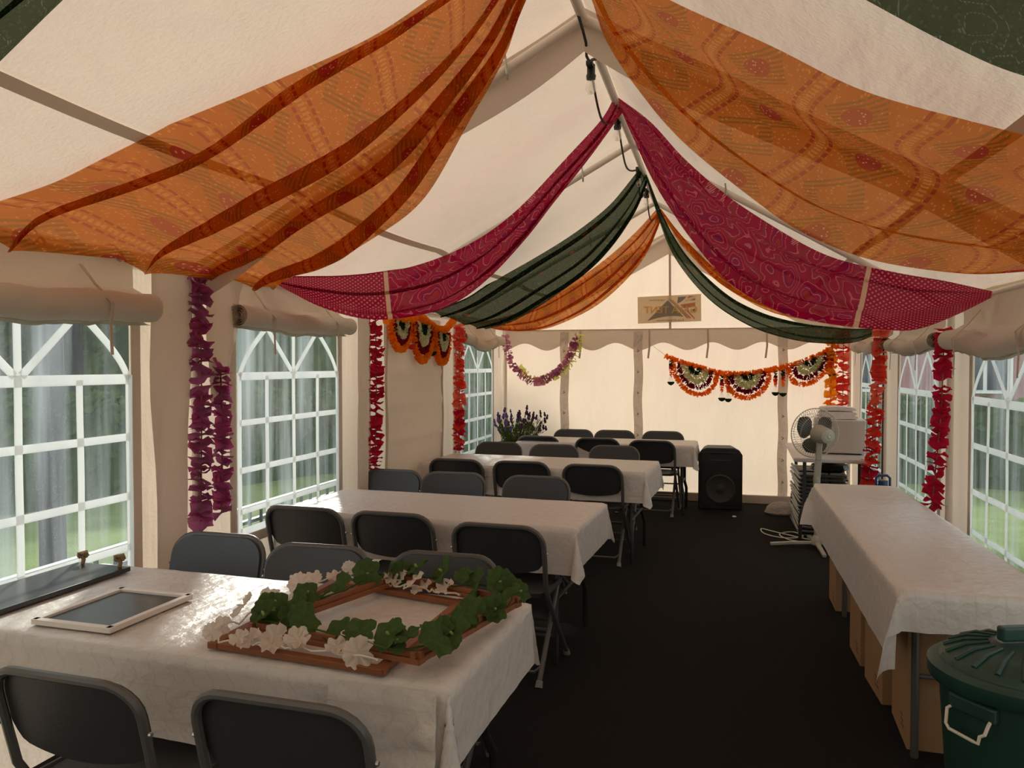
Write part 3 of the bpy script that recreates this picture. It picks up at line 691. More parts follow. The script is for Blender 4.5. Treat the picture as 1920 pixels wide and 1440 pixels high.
# ------------------------------------------------------------------ folding chairs
def slab(top, bot, wx, yfun, th, nx=18, nz=8):
    mb = MB()
    for sd in (0, 1):
        def fn(i, j, sd=sd):
            x = -wx+2*wx*i; x = wx*sin(pi/2*(2*i-1)) if True else x
            z = bot(x)+(top(x)-bot(x))*j
            return (x, yfun(x, z)+sd*th, z)
        mb.grid(fn, nx, nz)
    n1 = (nx+1)*(nz+1); bd = [(i, 0) for i in range(nx)]+[(nx, j) for j in range(nz)]+[(i, nz) for i in range(nx, 0, -1)]+[(0, j) for j in range(nz, 0, -1)]
    ids = [i*(nz+1)+j for i, j in bd]
    for a, b in zip(ids, ids[1:]+ids[:1]): mb.f.append((a, b, n1+b, n1+a))
    mb.uv = None; return mb
def make_chair():
    c = thing('folding_chair', None, 'chair')
    wx = .213; rc = .09
    def rnd_top(x, top): 
        e = abs(x)-(wx-rc); return top-(rc-sqrt(max(rc*rc-e*e, 0))) if e > 0 else top
    yb = lambda x, z: -.235-(z-.70)*.24+.020*(x/wx)**2-.02
    mb = slab(lambda x: rnd_top(x, .790), lambda x: .545+.032*(x/wx)**2+(.03*(max(abs(x)-.17, 0)/.035)**2), wx, yb, .012)
    b = mb.build('backrest', M['chair'], c)
    path = []
    for x, z in [(-.215, .50), (-.217, .60), (-.217, .66)]+[(-.217+.09*(1-cos(a)), .70+.092*sin(a)) for a in [k*pi/12 for k in range(7)]]: path.append((x, yb(x, z)-.014, z))
    path = [(-.213, -.165, .44)]+path; path = path+[(-x, y, z) for x, y, z in reversed(path)]
    mb = MB(); mb.tube(path, .0125, 8); mb.build('back_frame', M['tube'], c)
    mb = MB()
    def sf(i, j):
        x = -.2+.4*i; y = -.19+.38*j; e = max(abs(x)-.14, 0)/.06; f = max(abs(y)-.13, 0)/.06
        if e > 0 and f > 0:
            q = hypot(e, f)
            if q > 1: x = math.copysign(.14+.06*e/q, x); y = math.copysign(.13+.06*f/q, y)
        return (x, y, .445-.012*(1-(x/.2)**2)*(1-(y/.19)**2))
    mb.grid(sf, 14, 14); top = len(mb.v)
    mb.grid(lambda i, j: (sf(i, j)[0]*.98, sf(i, j)[1]*.98, sf(i, j)[2]-.022), 14, 14); mb.uv = None
    ids = [i*15 for i in range(14)]+[14*15+j for j in range(14)]+[i*15+14 for i in range(14, 0, -1)]+list(range(14, 0, -1))
    for a, q in zip(ids, ids[1:]+ids[:1]): mb.f.append((a, q, top+q, top+a))
    mb.build('seat', M['chair'], c)
    for s in (-1, 1):
        mb = MB(); mb.tube([(s*.213, -.165, .44), (s*.214, -.10, .36), (s*.216, .235, .015)], .0125, 8); l = mb.build('leg', M['tube'], c)
        mb = MB(); mb.tube([(s*.216, .222, .03), (s*.216, .240, 0)], [.016, .018], 8); mb.build('foot_cap', M['foot'], l)
        mb = MB(); mb.tube([(s*.19, .15, .425), (s*.19, .10, .38), (s*.192, -.235, .015)], .0125, 8); l = mb.build('leg', M['tube'], c)
        mb = MB(); mb.tube([(s*.192, -.224, .03), (s*.192, -.240, 0)], [.016, .018], 8); mb.build('foot_cap', M['foot'], l)
        mb = MB(); mb.bar((s*.205, -.155, .44), (s*.205, .16, .432), .006, .028); mb.build('side_rail', M['tube'], c)
    mb = MB(); mb.tube([(-.192, -.175, .085), (-.16, -.20, .06), (.16, -.20, .06), (.192, -.175, .085)], .008, 6); mb.build('stretcher', M['tube'], c)
    mb = MB(); mb.tube([(-.214, .12, .135), (.214, .12, .135)], .008, 6); mb.build('stretcher', M['tube'], c)
    mb = MB(); mb.tube([(-.19, -.04, .222), (.19, -.04, .222)], .008, 6); mb.build('stretcher', M['tube'], c)
    for s in (-1, 1):
        mb = MB(); mb.lathe([(0, .0), (.007, .0), (.006, .006), (0, .007)], 8); mb.xf(Matrix.Translation((s*.229, -.237, .66)) @ Matrix.Rotation(s*pi/2, 4, 'Y')); mb.build('rivet', M['steel'], c)
    return c
proto = make_chair(); proto.scale = (1.08, 1, 1); first = True
rows = [('near', 'frontmost', [(-1.60, 1.88, -.05), (-1.00, 1.89, -.03)]), ('far', 'frontmost', [(-2.22, 2.86, 0), (-1.66, 2.77, .03), (-1.10, 2.77, -.03)]),
        ('near', 'second', [(-2.22, 4.14, -.02), (-1.67, 4.10, -.04), (-1.04, 3.95, -.05)]), ('far', 'second', [(-2.35, 5.12, 0), (-1.85, 5.10, .03), (-1.24, 5.06, -.03)]),
        ('near', 'third', [(-2.11, 6.43, -.03), (-1.55, 6.42, -.02), (-.95, 6.35, -.04)]), ('far', 'third', [(-2.15, 7.34, 0), (-1.55, 7.24, .04), (-.98, 7.28, -.02)]),
        ('near', 'rearmost', [(-1.92, 8.66, -.03), (-1.25, 8.58, -.03), (-.66, 8.47, -.05)]), ('far', 'rearmost', [(-1.70, 9.07, 0), (-1.2, 9.07, .02), (-.64, 9.07, -.02)])]
for side, tb, lst in rows:
    nm = ('left', 'right') if len(lst) == 2 else ('left', 'middle', 'right')
    for (x, y, a), p in zip(lst, nm):
        o = proto if first else dup(proto); first = False
        o.location = (x, y, 0); o.rotation_euler = (0, 0, a if side == 'near' else pi+a)
        tag(o, 'dark grey folding chair, %s of %s on the %s side of the %s long table' % (p, 'two' if len(lst) == 2 else 'three', side, tb), 'chair', 'folding chairs at the long tables')

# ------------------------------------------------------------------ tables and cloths
def folding_table(label, loc, rz, L, Wd, H=.735, group=None, legmat='black', mat='tabletop', inset=.12, kink=.035):
    t = thing('folding_table', label, 'table', loc, rz, group)
    mb = MB(); mb.box((0, 0, H-.018), (L, Wd, .036)); bev(mb.build('tabletop', M[mat], t, smooth=False), .01)
    for s in (-1, 1):
        x = s*(L/2-inset)
        for q in (-1, 1):
            yy = q*(Wd/2-.10); mb = MB()
            mb.tube([(x, yy, H-.04), (x, yy, .30), (x+s*kink*.5, yy+q*kink, .22), (x+s*kink*.5, yy+q*kink, 0)], .016, 8); mb.build('leg', M[legmat], t)
        mb = MB(); mb.tube([(x, -Wd/2+.10, .33), (x, Wd/2-.10, .33)], .011, 8); mb.build('crossbar', M[legmat], t)
        mb = MB(); mb.tube([(x, 0, .33), (x-s*.34, 0, H-.05)], .010, 8); mb.build('brace', M[legmat], t)
    return t
def cloth(label, loc, rz, L, Wd, ov, H=.735, seed=0, group=None, flare=.14, tip=.6):
    # ov: overhang on -x, +x, -y, +y
    mb = MB(); TX = L+ov[0]+ov[1]; TY = Wd+ov[2]+ov[3]; nx = int(TX/.03); ny = int(TY/.03)
    def fn(i, j):
        a = -L/2-ov[0]+TX*i; b = -Wd/2-ov[2]+TY*j
        cx = min(max(a, -L/2), L/2); cy = min(max(b, -Wd/2), Wd/2); dx = a-cx; dy = b-cy; r = hypot(dx, dy)
        if r < 1e-6:
            e = min(L/2-abs(a), Wd/2-abs(b)); z = H+.004+.0022*(1+N3(a*5, b*5, seed))-(.003 if e < .012 else 0); return (a, b, z)
        th = abs(atan2(dy, dx)); s2 = abs(sin(2*th))
        ux, uy = dx/r, dy/r
        corner = s2 if abs(dx) > 1e-6 and abs(dy) > 1e-6 else 0
        wob = .16*N3(a*3.2+seed, b*3.2, seed)+.10*N3(a*9, b*9, seed+4)
        out = r*(.03+.09*abs(wob)+flare*corner)+.006
        ca = .5*sin(4*th)*corner*r*.30
        px = cx+ux*out - (uy*ca if corner else 0); py = cy+uy*out + (ux*ca if corner else 0)
        r2 = r*tip+max(abs(dx), abs(dy))*(1-tip); z = H+.003-sqrt(max(r2*r2-(out*.6)**2, 0))*1.0
        return (px, py, z+.004*N3(a*14, b*14, seed))
    mb.grid(fn, nx, ny, uvfn=lambda i, j: (TX*i, TY*j))
    o = mb.build('tablecloth', M['cloth'], None, smooth=True, clean=False); o.location = loc; o.rotation_euler = (0, 0, rz)
    return tag(o, label, 'tablecloth', group)
TB = [('frontmost', (-1.61, 2.33), -.04, 1.90, .78, (.02, .22, .25, .22)), ('second', (-1.585, 4.40), -.06, 1.80, .80, (.05, .22, .24, .22)),
      ('third', (-1.50, 6.62), -.06, 1.94, .80, (.06, .24, .24, .2)), ('rearmost', (-1.20, 8.66), -.03, 1.92, .62, (.1, .22, .22, .12))]
for k, (nm, (x, y), rz, L, Wd, ov) in enumerate(TB):
    folding_table('black-legged folding table, %s of the four in a row' % nm, (x, y, 0), rz, L-.02, Wd-.02, group='long folding tables')
    extra = ('carrying leafy wooden frames', 'left end catching window glare', 'between two rows of dark chairs', 'near the back wall and speaker')[k]
    cloth('white paper cloth on the %s long table, %s' % (nm, extra), (x, y, 0), rz, L, Wd, ov, seed=k*3+1, group='white table cloths', tip=.1 if k == 0 else .4, flare=.04 if k == 0 else .14)
fl_ = next(o for o in bpy.data.objects if o.name == 'tablecloth')
mb = MB()
def fn(i, j):
    x = .62+.31*i; dr = .235*j; wv = .022*N3(i*3, j*3, 8)+.012*N3(i*8, j*7, 2)
    return (x+.02*j*(i-.5), -.39-.028-.03*j-abs(wv)*(.3+j), .737-dr+.025*(i-.6)*j)
mb.grid(fn, 20, 16, uvfn=lambda i, j: (i*.3, j*.24)); mb.build('folded_corner', M['cloth'], fl_, smooth=True, clean=False)
folding_table('narrow folding table in front of the right-hand windows, nearer the bin', (.93, 4.08, 0), pi/2, 1.80, .52, legmat='tube', group='right side tables', inset=.25, kink=0)
folding_table('narrow folding table at the far end of the right-hand cloth', (.93, 5.45, 0), pi/2, .90, .52, legmat='tube', group='right side tables', inset=.25, kink=0)
cloth('long white paper cloth over the right-hand tables with drooping corner', (.93, 4.55, 0), pi/2, 2.74, .54, (.15, .12, .16, .30), seed=21, group='white table cloths', flare=.42, tip=.85)

# ------------------------------------------------------------------ things on the frontmost table
zt = .747
bd = thing('blackboard', 'plain blackboard with two twine loops lying on the left end of the front table', 'blackboard', (-2.44, 2.27, zt), -.03)
mb = MB(); mb.box((0, 0, .009), (.265, .76, .018)); bev(mb.build('board', M['slate'], bd, smooth=False), .002)
for x in (-.09, .095):
    k_ = MB(); k_.tube([(x, .36, .018), (x+.004, .362, .035), (x-.004, .365, .05)], .008, 6)
    for q in range(5): k_.tube([(x+.014*cos(q*1.3+a), .363+.012*sin(q*2+a), .055+.012*sin(a*1.5+q)) for a in (0, 1, 2, 3)], .006, 6)
    k_.build('twine_knot', M['twine'], bd)
b2 = thing('framed_blackboard', 'small blackboard in a white wooden frame lying flat on the front table', 'blackboard', (-1.97, 2.20, zt), -.03)
mb = MB(); mb.box((0, 0, .005), (.28, .345, .008)); mb.build('slate', M['slate'], b2, smooth=False)
for a, b, wd in (((-.155, -.179), (.155, -.179), .024), ((-.155, .179), (.155, .179), .024), ((-.146, -.19), (-.146, .19), .022), ((.146, -.19), (.146, .19), .022)):
    mb = MB(); mb.bar((*a, .009), (*b, .009), wd, .018); bev(mb.build('frame_side', M['whitewood'], b2, smooth=False), .002)
def frame_thing(label, C, z, wd, layers):
    c0 = sum((Vector((*p, 0)) for p in C), Vector())/4; t = thing('wooden_frame', label, 'frame', (c0.x, c0.y, z))
    for i in range(4):
        a = Vector((*C[i], 0))-c0; b = Vector((*C[(i+1) % 4], 0))-c0; e = (b-a).normalized()*.02
        for zz, w2, h in layers:
            mb = MB(); mb.bar(a-e+Vector((0, 0, zz+.001*(i % 2))), b+e+Vector((0, 0, zz+.001*(i % 2))), w2, h); bev(mb.build('batten', M['wood'], t, smooth=False), .0015)
    return t
CB = [(-1.43, 1.99), (-.88, 1.93), (-.86, 2.55), (-1.40, 2.68)]
frame_thing('lower red cedar batten frame under the leafy one', CB, zt, .03, [(.010, .030, .018)])
CA = [(-1.35, 2.07), (-.79, 1.97), (-.66, 2.52), (-1.15, 2.68)]
frame_thing('upper red cedar batten frame wound with green leaves', CA, zt+.022, .03, [(.010, .034, .016), (.027, .016, .018)])
def leaf_mesh(seed, mat, wav=.22, lobes=9):
    rnd = random.Random(seed); vs = [(0, 0, 0)]; fs = []; seg = 40; rg = (.3, .65, 1.0)
    for r in rg:
        for k in range(seg):
            a = 2*pi*k/seg; rr = r*(1+(.07*cos(lobes*a)+.05*(rnd.random()-.5))*r-.45*r*max(0, cos(a))**40)
            vs.append((rr*cos(a), rr*sin(a), .16*r*r+wav*r*sin(a*lobes/2+seed)*.6+.08*(rnd.random()-.5)*r))
    for k in range(seg):
        k2 = (k+1) % seg; fs.append((0, 1+k, 1+k2))
        for q in range(2): fs.append((1+q*seg+k, 1+(q+1)*seg+k, 1+(q+1)*seg+k2, 1+q*seg+k2))
    mb = MB(); mb.add(vs, fs); return mb.mesh('leaf', mat, True, False)
LV = [leaf_mesh(s, M['leaf']) for s in range(5)]; WP = [leaf_mesh(s+9, M['whitepetal'], .36, 13) for s in range(5)]
def eye_mesh():
    mb = MB(); mb.lathe([(0, .0), (.006, .004), (.005, .02), (0, .026)], 6); return mb.mesh('leaf_eye', M['vein'], True, False)
EYE = eye_mesh()
def vine(name, label, loops, z, meshes, r, step, spread, eyes, seed):
    o = Vector((*loops[0][0], z)); t = thing(name, label, 'garland', o); rnd = random.Random(seed)
    for lp in loops:
        P, L = arcpts([(x, y, z) for x, y in lp], 60); n = int(L/step)
        mb = MB(); mb.tube([p-o+Vector((.012*sin(i), .012*cos(i*1.3), .012*abs(sin(i*.7))-.004)) for i, p in enumerate(P)], .003, 5); mb.build('stem', M['stem'] if eyes else M['wire'], t)
        for i in range(n):
            p = P[int(60*(i+.5)/n)]
            for q in range(2 if rnd.random() < .35 else 1):
                off = Vector(((rnd.random()-.5)*spread, (rnd.random()-.5)*spread, rnd.random()*.035))
                l = link('leaf' if eyes else 'petal_head', rnd.choice(meshes), t); l.location = p-o+off
                s = r*(.75+.5*rnd.random()); l.scale = (s, s, s)
                # leaves lean toward the viewer's side or up
                az = -pi/2+(rnd.random()-.5)*2.6; el = .35+rnd.random()*.9
                l.rotation_euler = (Vector((cos(az)*cos(el), sin(az)*cos(el), sin(el)))).to_track_quat('Z', 'Y').to_euler()
                if eyes and rnd.random() < .6:
                    e = link('leaf_eye', EYE, l); e.scale = (1/s*.8,)*3
    return t
mid = lambda a, b, t=.5: (a[0]+(b[0]-a[0])*t, a[1]+(b[1]-a[1])*t)
vine('leaf_vine', 'artificial green geranium leaf vine wound round the upper cedar frame', [[CA[0], mid(CA[0], CA[1]), CA[1], mid(CA[1], CA[2]), CA[2], mid(CA[2], CA[3]), CA[3], mid(CA[3], CA[0]), CA[0]]], zt+.06, LV, .046, .085, .05, True, 3)
vine('petal_vine', 'artificial white petal vine wound round the lower cedar frame', [[CB[3], mid(CB[3], CB[0]), CB[0], mid(CB[0], CB[1]), CB[1]], [CB[3], mid(CB[3], CB[2]), CB[2]]], zt+.035, WP, .036, .095, .05, False, 6)

# ------------------------------------------------------------------ right-hand side: cartons, bin
def carton(label, c, d, rz, group='cardboard boxes'):
    t = thing('cardboard_box', label, 'box', c, rz, group)
    x, y, z = d
    mb = MB(); mb.box((0, 0, z/2), d); bev(mb.build('body', M['card'], t, smooth=False), .004)
    for s in (-1, 1):
        mb = MB(); mb.box((s*(x/4+.001), 0, z+.002), (x/2-.004, y-.004, .004)); mb.build('flap', M['card'], t, smooth=False)
    mb = MB(); mb.box((0, 0, z+.005), (.05, y, .001)); mb.box((-x/2-.001, 0, z*.93), (.001, .05, z*.14)); mb.build('tape', M['tape'], t, smooth=False)
    mb = MB(); 
    for k in range(3): mb.box((-x/2-.0008, -y*.25+k*.012, z*.12+.02*k), (.001, .06-.012*k, .008))
    mb.box((x*.1, -y/2-.0008, z*.2), (.08, .001, .012)); mb.box((x*.1, -y/2-.0008, z*.27), (.05, .001, .02)); mb.build('print', M['print'], t, smooth=False)
    return t
carton('tall cardboard box under the right table beside the green bin', (.96, 3.66, 0), (.40, .36, .52), -.04)
carton('cardboard box second from the bin under the right table', (.93, 4.10, 0), (.40, .34, .46), .05)
carton('small cardboard box third from the bin under the right table', (.90, 4.55, 0), (.36, .30, .42), .02)
carton('flat cardboard box under the far end of the right table', (.90, 5.50, 0), (.34, .30, .40), 0)
bn = thing('dustbin', 'dark green round plastic dustbin with ribbed lid and wire handle', 'dustbin', (.918, 2.72, 0)); bn.scale = (1, 1, 1.012)
mb = MB(); mb.lathe([(.19, 0), (.195, .01), (.215, .3), (.235, .60), (.25, .605), (.25, .625), (.235, .625), (.225, .60), (.2, .05), (0, .04)], 48, fn=lambda a, z: 1+(.012*cos(a*16) if .02 < z < .55 else 0)); mb.build('body', M['bin'], bn)
mb = MB(); mb.lathe([(.262, .59), (.268, .60), (.268, .635), (.255, .645), (.235, .648), (.225, .665), (.16, .695), (.09, .708), (.08, .716), (0, .716)], 96, fn=lambda a, z: 1+(.016*max(0, cos(a*20))**3 if .65 < z < .70 else 0))
lid = mb.build('lid', M['bin'], bn)
for k in range(20):
    a = 2*pi*k/20; mb = MB(); mb.tube([(.098*cos(a), .098*sin(a), .709), (.165*cos(a), .165*sin(a), .696), (.22*cos(a), .22*sin(a), .668)], [.004, .007, .009], 6); mb.build('rib', M['bin'], lid)
mb = MB(); mb.box((.0, 0, .745), (.17, .035, .045), Matrix.Rotation(.35, 3, 'Z')); bev(mb.build('lid_handle', M['bin'], lid, smooth=False), .008, 3)
hd = [(-.062, 0, .0), (-.066, -.02, -.008), (-.062, -.03, -.05), (-.05, -.032, -.062), (.03, -.034, -.066), (.045, -.034, -.066), (.048, -.032, -.045), (.062, -.03, -.035), (.066, -.02, -.008), (.06, 0, .0)]
ang = -2.48
def hp(p):
    q = Vector((p[0], p[1], 0)); q.rotate(Matrix.Rotation(ang+pi/2, 3, 'Z')); return Vector((.235*cos(ang), .235*sin(ang), .54+p[2]))+q
mb = MB(); mb.tube([hp(p) for p in hd], .005, 8); mb.build('wire_handle', M['wire'], bn)
mb = MB(); mb.box(hp((0, .005, .015)), (.15, .03, .05), Matrix.Rotation(ang+pi/2, 3, 'Z')); bev(mb.build('handle_boss', M['bin'], bn, smooth=False), .01, 3)

# ------------------------------------------------------------------ far right: fan, small table, box, stacked chairs
ft = folding_table('pale half-length table carrying a white box behind the fan', (1.00, 8.10, 0), pi/2-.03, 1.45, .66, .75, mat='white')
bx = thing('white_appliance', 'white metal box-shaped appliance on the small table by the fan', 'appliance', (1.10, 7.95, .752), -.08)
mb = MB(); mb.box((0, 0, .165), (.44, .38, .31)); bev(mb.build('body', M['white'], bx, smooth=False), .012, 3)
for q in ((-.17, -.14), (.17, -.14), (-.17, .14), (.17, .14)):
    mb = MB(); mb.lathe([(.018, 0), (.018, .014), (0, .014)], 10, (*q, 0)); mb.build('foot', M['black'], bx)
mb = MB(); mb.tube([(.215, .02, .26), (.24, .04, .20), (.245, .06, .05), (.24, .10, .0)], .005, 6); mb.build('power_cord', M['rope'], bx)
tw = thing('folded_towel', 'folded white towel lying on the white appliance', 'towel', (1.08, 7.95, 1.074), -.05)
for k in range(3):
    mb = MB()
    def fn(i, j, k=k):
        a = 2*pi*i; x = .17*math.copysign(abs(cos(a))**.35, cos(a))*(1-.05*k); z = .018*math.copysign(abs(sin(a))**.7, sin(a))
        y = (j-.5)*.28*(1-.04*k); return (x+.006*N3(j*4, k, a), y, .019+k*.034+z+.008*N3(x*9, y*9, k)+.012*(1-(x/.17)**2)*(k == 2))
    mb.grid(fn, 28, 12); mb.f.append(tuple(i*13 for i in range(28))); mb.f.append(tuple(i*13+12 for i in range(27, -1, -1))); mb.uv = None
    mb.build('fold', M['towel'], tw)
fn_ = thing('pedestal_fan', 'cream pedestal fan seen from behind with grey blades and cross base', 'fan', (.82, 7.18, 0))
for a in (0, pi/2, pi, 1.5*pi):
    L = .38; mb = MB(); d_ = Vector((cos(a+.06), sin(a+.06), 0))
    mb.bar(d_*.02+Vector((0, 0, .045)), d_*L*.55+Vector((0, 0, .035)), .036, .024); mb.bar(d_*L*.55+Vector((0, 0, .035)), d_*L+Vector((0, 0, .018)), .032, .026); bev(mb.build('base_foot', M['fanp'], fn_, smooth=False), .005)
mb = MB(); mb.lathe([(.045, .03), (.045, .06), (.028, .10), (.02, .11), (.02, .52), (.028, .53), (.03, .60), (.026, .62), (0, .62)], 16); mb.build('pole', M['fanp'], fn_)
mb = MB(); mb.bar((0, 0, .58), (.01, -.02, .78), .055, .04, (0, 1, 0)); mb.bar((.01, -.02, .76), (.015, -.03, .92), .05, .045, (0, 1, 0)); bev(mb.build('neck', M['fanp'], fn_, smooth=False), .01, 3)
axis = Vector((-.36, .93, .05)).normalized(); Q = axis.to_track_quat('Z', 'Y').to_matrix().to_4x4(); HC = Vector((.02, -.02, .985))
hdm = Matrix.Translation(HC) @ Q
mb = MB(); mb.lathe([(0, -.15), (.035, -.15), (.06, -.138), (.07, -.09), (.076, 0.0), (.082, .02), (.06, .03), (0, .03)], 20); mb.xf(hdm); mo = mb.build('motor_housing', M['fanp'], fn_)
mb = MB()
for k in range(14):
    a = 2*pi*k/14; mb.box((.03*cos(a), .03*sin(a), -.151), (.014, .003, .003), Matrix.Rotation(a, 3, 'Z'))
mb.lathe([(.008, -.15), (.008, -.163), (0, -.165)], 10); mb.xf(hdm); mb.build('vent', M['wire'], mo)
for k in range(3):
    mb = MB()
    def bf(i, j, k=k):
        r = .035+.145*i; wdt = .35+.62*sin(pi*min(i*.9+.08, 1))**.7; a = 2*pi*k/3+.5+(j-.5)*2*wdt*(.9 if i < .9 else .75)
        return (r*cos(a), r*sin(a), .085+.035*(j-.5)*(1+i)+.012*i)
    mb.grid(bf, 10, 10); mb.xf(hdm); mb.build('blade', M['blade'], fn_, clean=False)
mb = MB(); mb.lathe([(0, .06), (.04, .06), (.04, .11), (.03, .125), (0, .13)], 16); mb.xf(hdm); mb.build('hub', M['blade'], fn_)
mb = MB()
mb.tube([(.215*cos(a*pi/24), .215*sin(a*pi/24), .09) for a in range(48)], .005, 6, closed=True)
mb.xf(hdm); cage = mb.build('guard_rim', M['wire'], fn_)
for z_, nm in ((.03, 'rear_guard'), (.155, 'front_guard')):
    mb = MB()
    for k in range(56):
        a = 2*pi*k/56; mb.tube([(.06*cos(a), .06*sin(a), z_), (.16*cos(a+.05), .16*sin(a+.05), z_+(.006 if z_ < .1 else -.006)), (.205*cos(a+.08), .205*sin(a+.08), .06 if z_ < .1 else .125), (.214*cos(a+.09), .214*sin(a+.09), .09)], .0014, 4, cap=False)
    for rr in (.06, .16):
        mb.tube([(rr*cos(a*pi/16), rr*sin(a*pi/16), z_) for a in range(32)], .002, 4, closed=True)
    mb.xf(hdm); mb.build(nm, M['fanp'], cage, clean=False)
# stack of folded chairs under the small table
def folded_chair():
    t = thing('folded_chair', None, 'chair', (0, 0, 0))
    mb = MB(); P = [(-.2, .46, .0), (-.2, -.36, .0)]+[(-.2+.08*(1-cos(a)), -.36-.08*sin(a), 0) for a in [k*pi/10 for k in range(1, 6)]]
    P = P+[(-x, y, z) for x, y, z in reversed(P)]; mb.tube(P, .012, 6); mb.build('frame', M['tube'], t)
    mb = MB(); P = [(-.17, .38, 0), (-.17, -.10, 0)]; mb.tube(P, .011, 6); mb.tube([(-x, y, z) for x, y, z in P], .011, 6); mb.tube([(-.17, .3, 0), (.17, .3, 0)], .008, 6); mb.build('rear_legs', M['tube'], t)
    mb = MB(); mb.box((0, -.32, 0), (.40, .22, .014)); bev(mb.build('backrest', M['chair'], t, smooth=False), .006)
    mb = MB(); mb.box((0, .05, 0), (.385, .38, .020)); bev(mb.build('seat', M['chair'], t, smooth=False), .008)
    return t
fc = folded_chair(); NST = 16; words = ['topmost', 'second', 'third', 'fourth', 'fifth', 'sixth', 'seventh', 'eighth', 'ninth', 'tenth', 'eleventh', 'twelfth', 'thirteenth', 'fourteenth', 'fifteenth', 'bottom']
for k in range(NST):
    o = fc if k == 0 else dup(fc); o.location = (.93+.005*sin(k*2.1), 8.06+.012*sin(k*1.7), .014+(NST-1-k)*.0365); o.rotation_euler = (0, 0, .02*sin(k*1.3))
    tag(o, 'folded dark chair, %s in the stack under the small table' % (words[k] if k in (0, NST-1) else words[k]+' from the top'), 'chair', 'stack of folded chairs')
mb = MB(); mb.lathe([(0, 0), (.12, 0), (.17, .03), (.15, .07), (.08, .09), (.03, .10), (.04, .12), (0, .115)], 28, fn=lambda a, z: 1+.14*N3(cos(a)*2, sin(a)*2, z*9)); o = mb.build('bin_bag', M['blackbag']); o.location = (1.00, 7.80, .585); tag(o, 'crumpled black bag stuffed on the stacked chairs', 'bag')
mb = MB(); mb.lathe([(0, 0), (.10, 0), (.11, .02), (.11, .50), (.10, .56), (.06, .61), (.035, .62), (.035, .68), (0, .68)], 24); o = mb.build('blue_canister', M['blue']); 
cn = thing('canister', 'dark blue round canister standing behind the far end of the right table', 'canister', (1.24, 6.62, 0)); o.parent = cn; o.name = 'body'
mb = MB(); mb.tube([(-.05, 0, .60), (-.05, 0, .70), (-.03, 0, .72), (.03, 0, .72), (.05, 0, .70), (.05, 0, .60)], .01, 8); mb.build('handle', M['blue'], cn)
mb = MB(); mb.tube([(1.36, 7.30, z_) for z_ in (1.85, 1.5, 1.2, .9, .6)], .006, 6); o = mb.build('hanging_cable', M['rope']); tag(o, 'black cable hanging down beside the red and coral garland', 'cable')
# bag and cable on the floor
mb = MB(); mb.lathe([(0, 0), (.17, 0), (.21, .02), (.18, .07), (.11, .115), (.05, .13), (0, .125)], 40, fn=lambda a, z: 1+.22*N3(cos(a)*1.8+3, sin(a)*1.8, z*7)+.06*N3(cos(a)*7, sin(a)*7, z*20)); o = mb.build('plastic_bag', M['bag']); o.location = (.66, 8.72, 0); o.scale = (1, .6, 1); tag(o, 'crumpled white plastic bag on the floor by the back wall', 'bag')
P, _ = arcpts([(.86, 7.4, .01), (.7, 7.55, .008), (.5, 7.75, .008), (.40, 7.85, .008), (.42, 7.62, .008), (.58, 7.48, .008), (.75, 7.56, .012), (.68, 7.76, .01), (.55, 7.62, .012), (.62, 7.40, .01), (.8, 7.3, .012), (.82, 7.22, .02)], 90)
mb = MB(); mb.tube(P, .0055, 6); o = mb.build('power_cable', M['wire']); tag(o, 'white power cable coiled on the carpet by the fan base', 'cable')
mb = MB(); mb.lathe([(0, 0), (.02, 0), (.024, .006), (.012, .014), (0, .013)], 9, fn=lambda a, z: 1+.3*N3(cos(a)*2, sin(a)*2, 4)); o = mb.build('paper_scrap', M['towel']); o.location = (.16, 8.42, 0); tag(o, 'tiny white paper scrap on the carpet before the speaker', 'paper')
# loudspeaker
sp_ = thing('loudspeaker', 'black loudspeaker cabinet standing on the carpet at the back wall', 'speaker', (.01, 8.98, 0), .05)
prof = [(-.225, 0), (.225, 0), (.235, .02), (.235, .60), (.20, .655), (.15, .675), (-.15, .675), (-.20, .655), (-.235, .60), (-.235, .02)]
n_ = len(prof); mb = MB(); mb.add([(x, -.17, z) for x, z in prof]+[(x*.82, .17, z) for x, z in prof], [tuple(range(n_)), tuple(range(2*n_-1, n_-1, -1))]+[(i, n_+i, n_+(i+1) % n_, (i+1) % n_) for i in range(n_)])
bev(mb.build('cabinet', M['spk'], sp_, smooth=False), .012, 3)
mb = MB(); mb.box((0, -.175, .34), (.41, .012, .58)); bev(mb.build('grille', M['grille'], sp_, smooth=False), .01, 3)
mb = MB(); mb.lathe([(.155, 0), (.16, .006), (.145, .010), (.135, .004), (.05, .002), (.045, .010), (.02, .018), (0, .02)], 36); mb.xf(Matrix.Translation((0, -.181, .23)) @ Matrix.Rotation(pi/2, 4, 'X')); mb.build('woofer', M['cone'], sp_)
mb = MB(); mb.add([(-.12, -.186, .54), (.12, -.186, .54), (.12, -.186, .62), (-.12, -.186, .62), (-.06, -.176, .56), (.06, -.176, .56), (.06, -.176, .60), (-.06, -.176, .60)], [(0, 1, 5, 4), (1, 2, 6, 5), (2, 3, 7, 6), (3, 0, 4, 7), (4, 5, 6, 7)]); mb.build('horn', M['spk'], sp_, smooth=False)
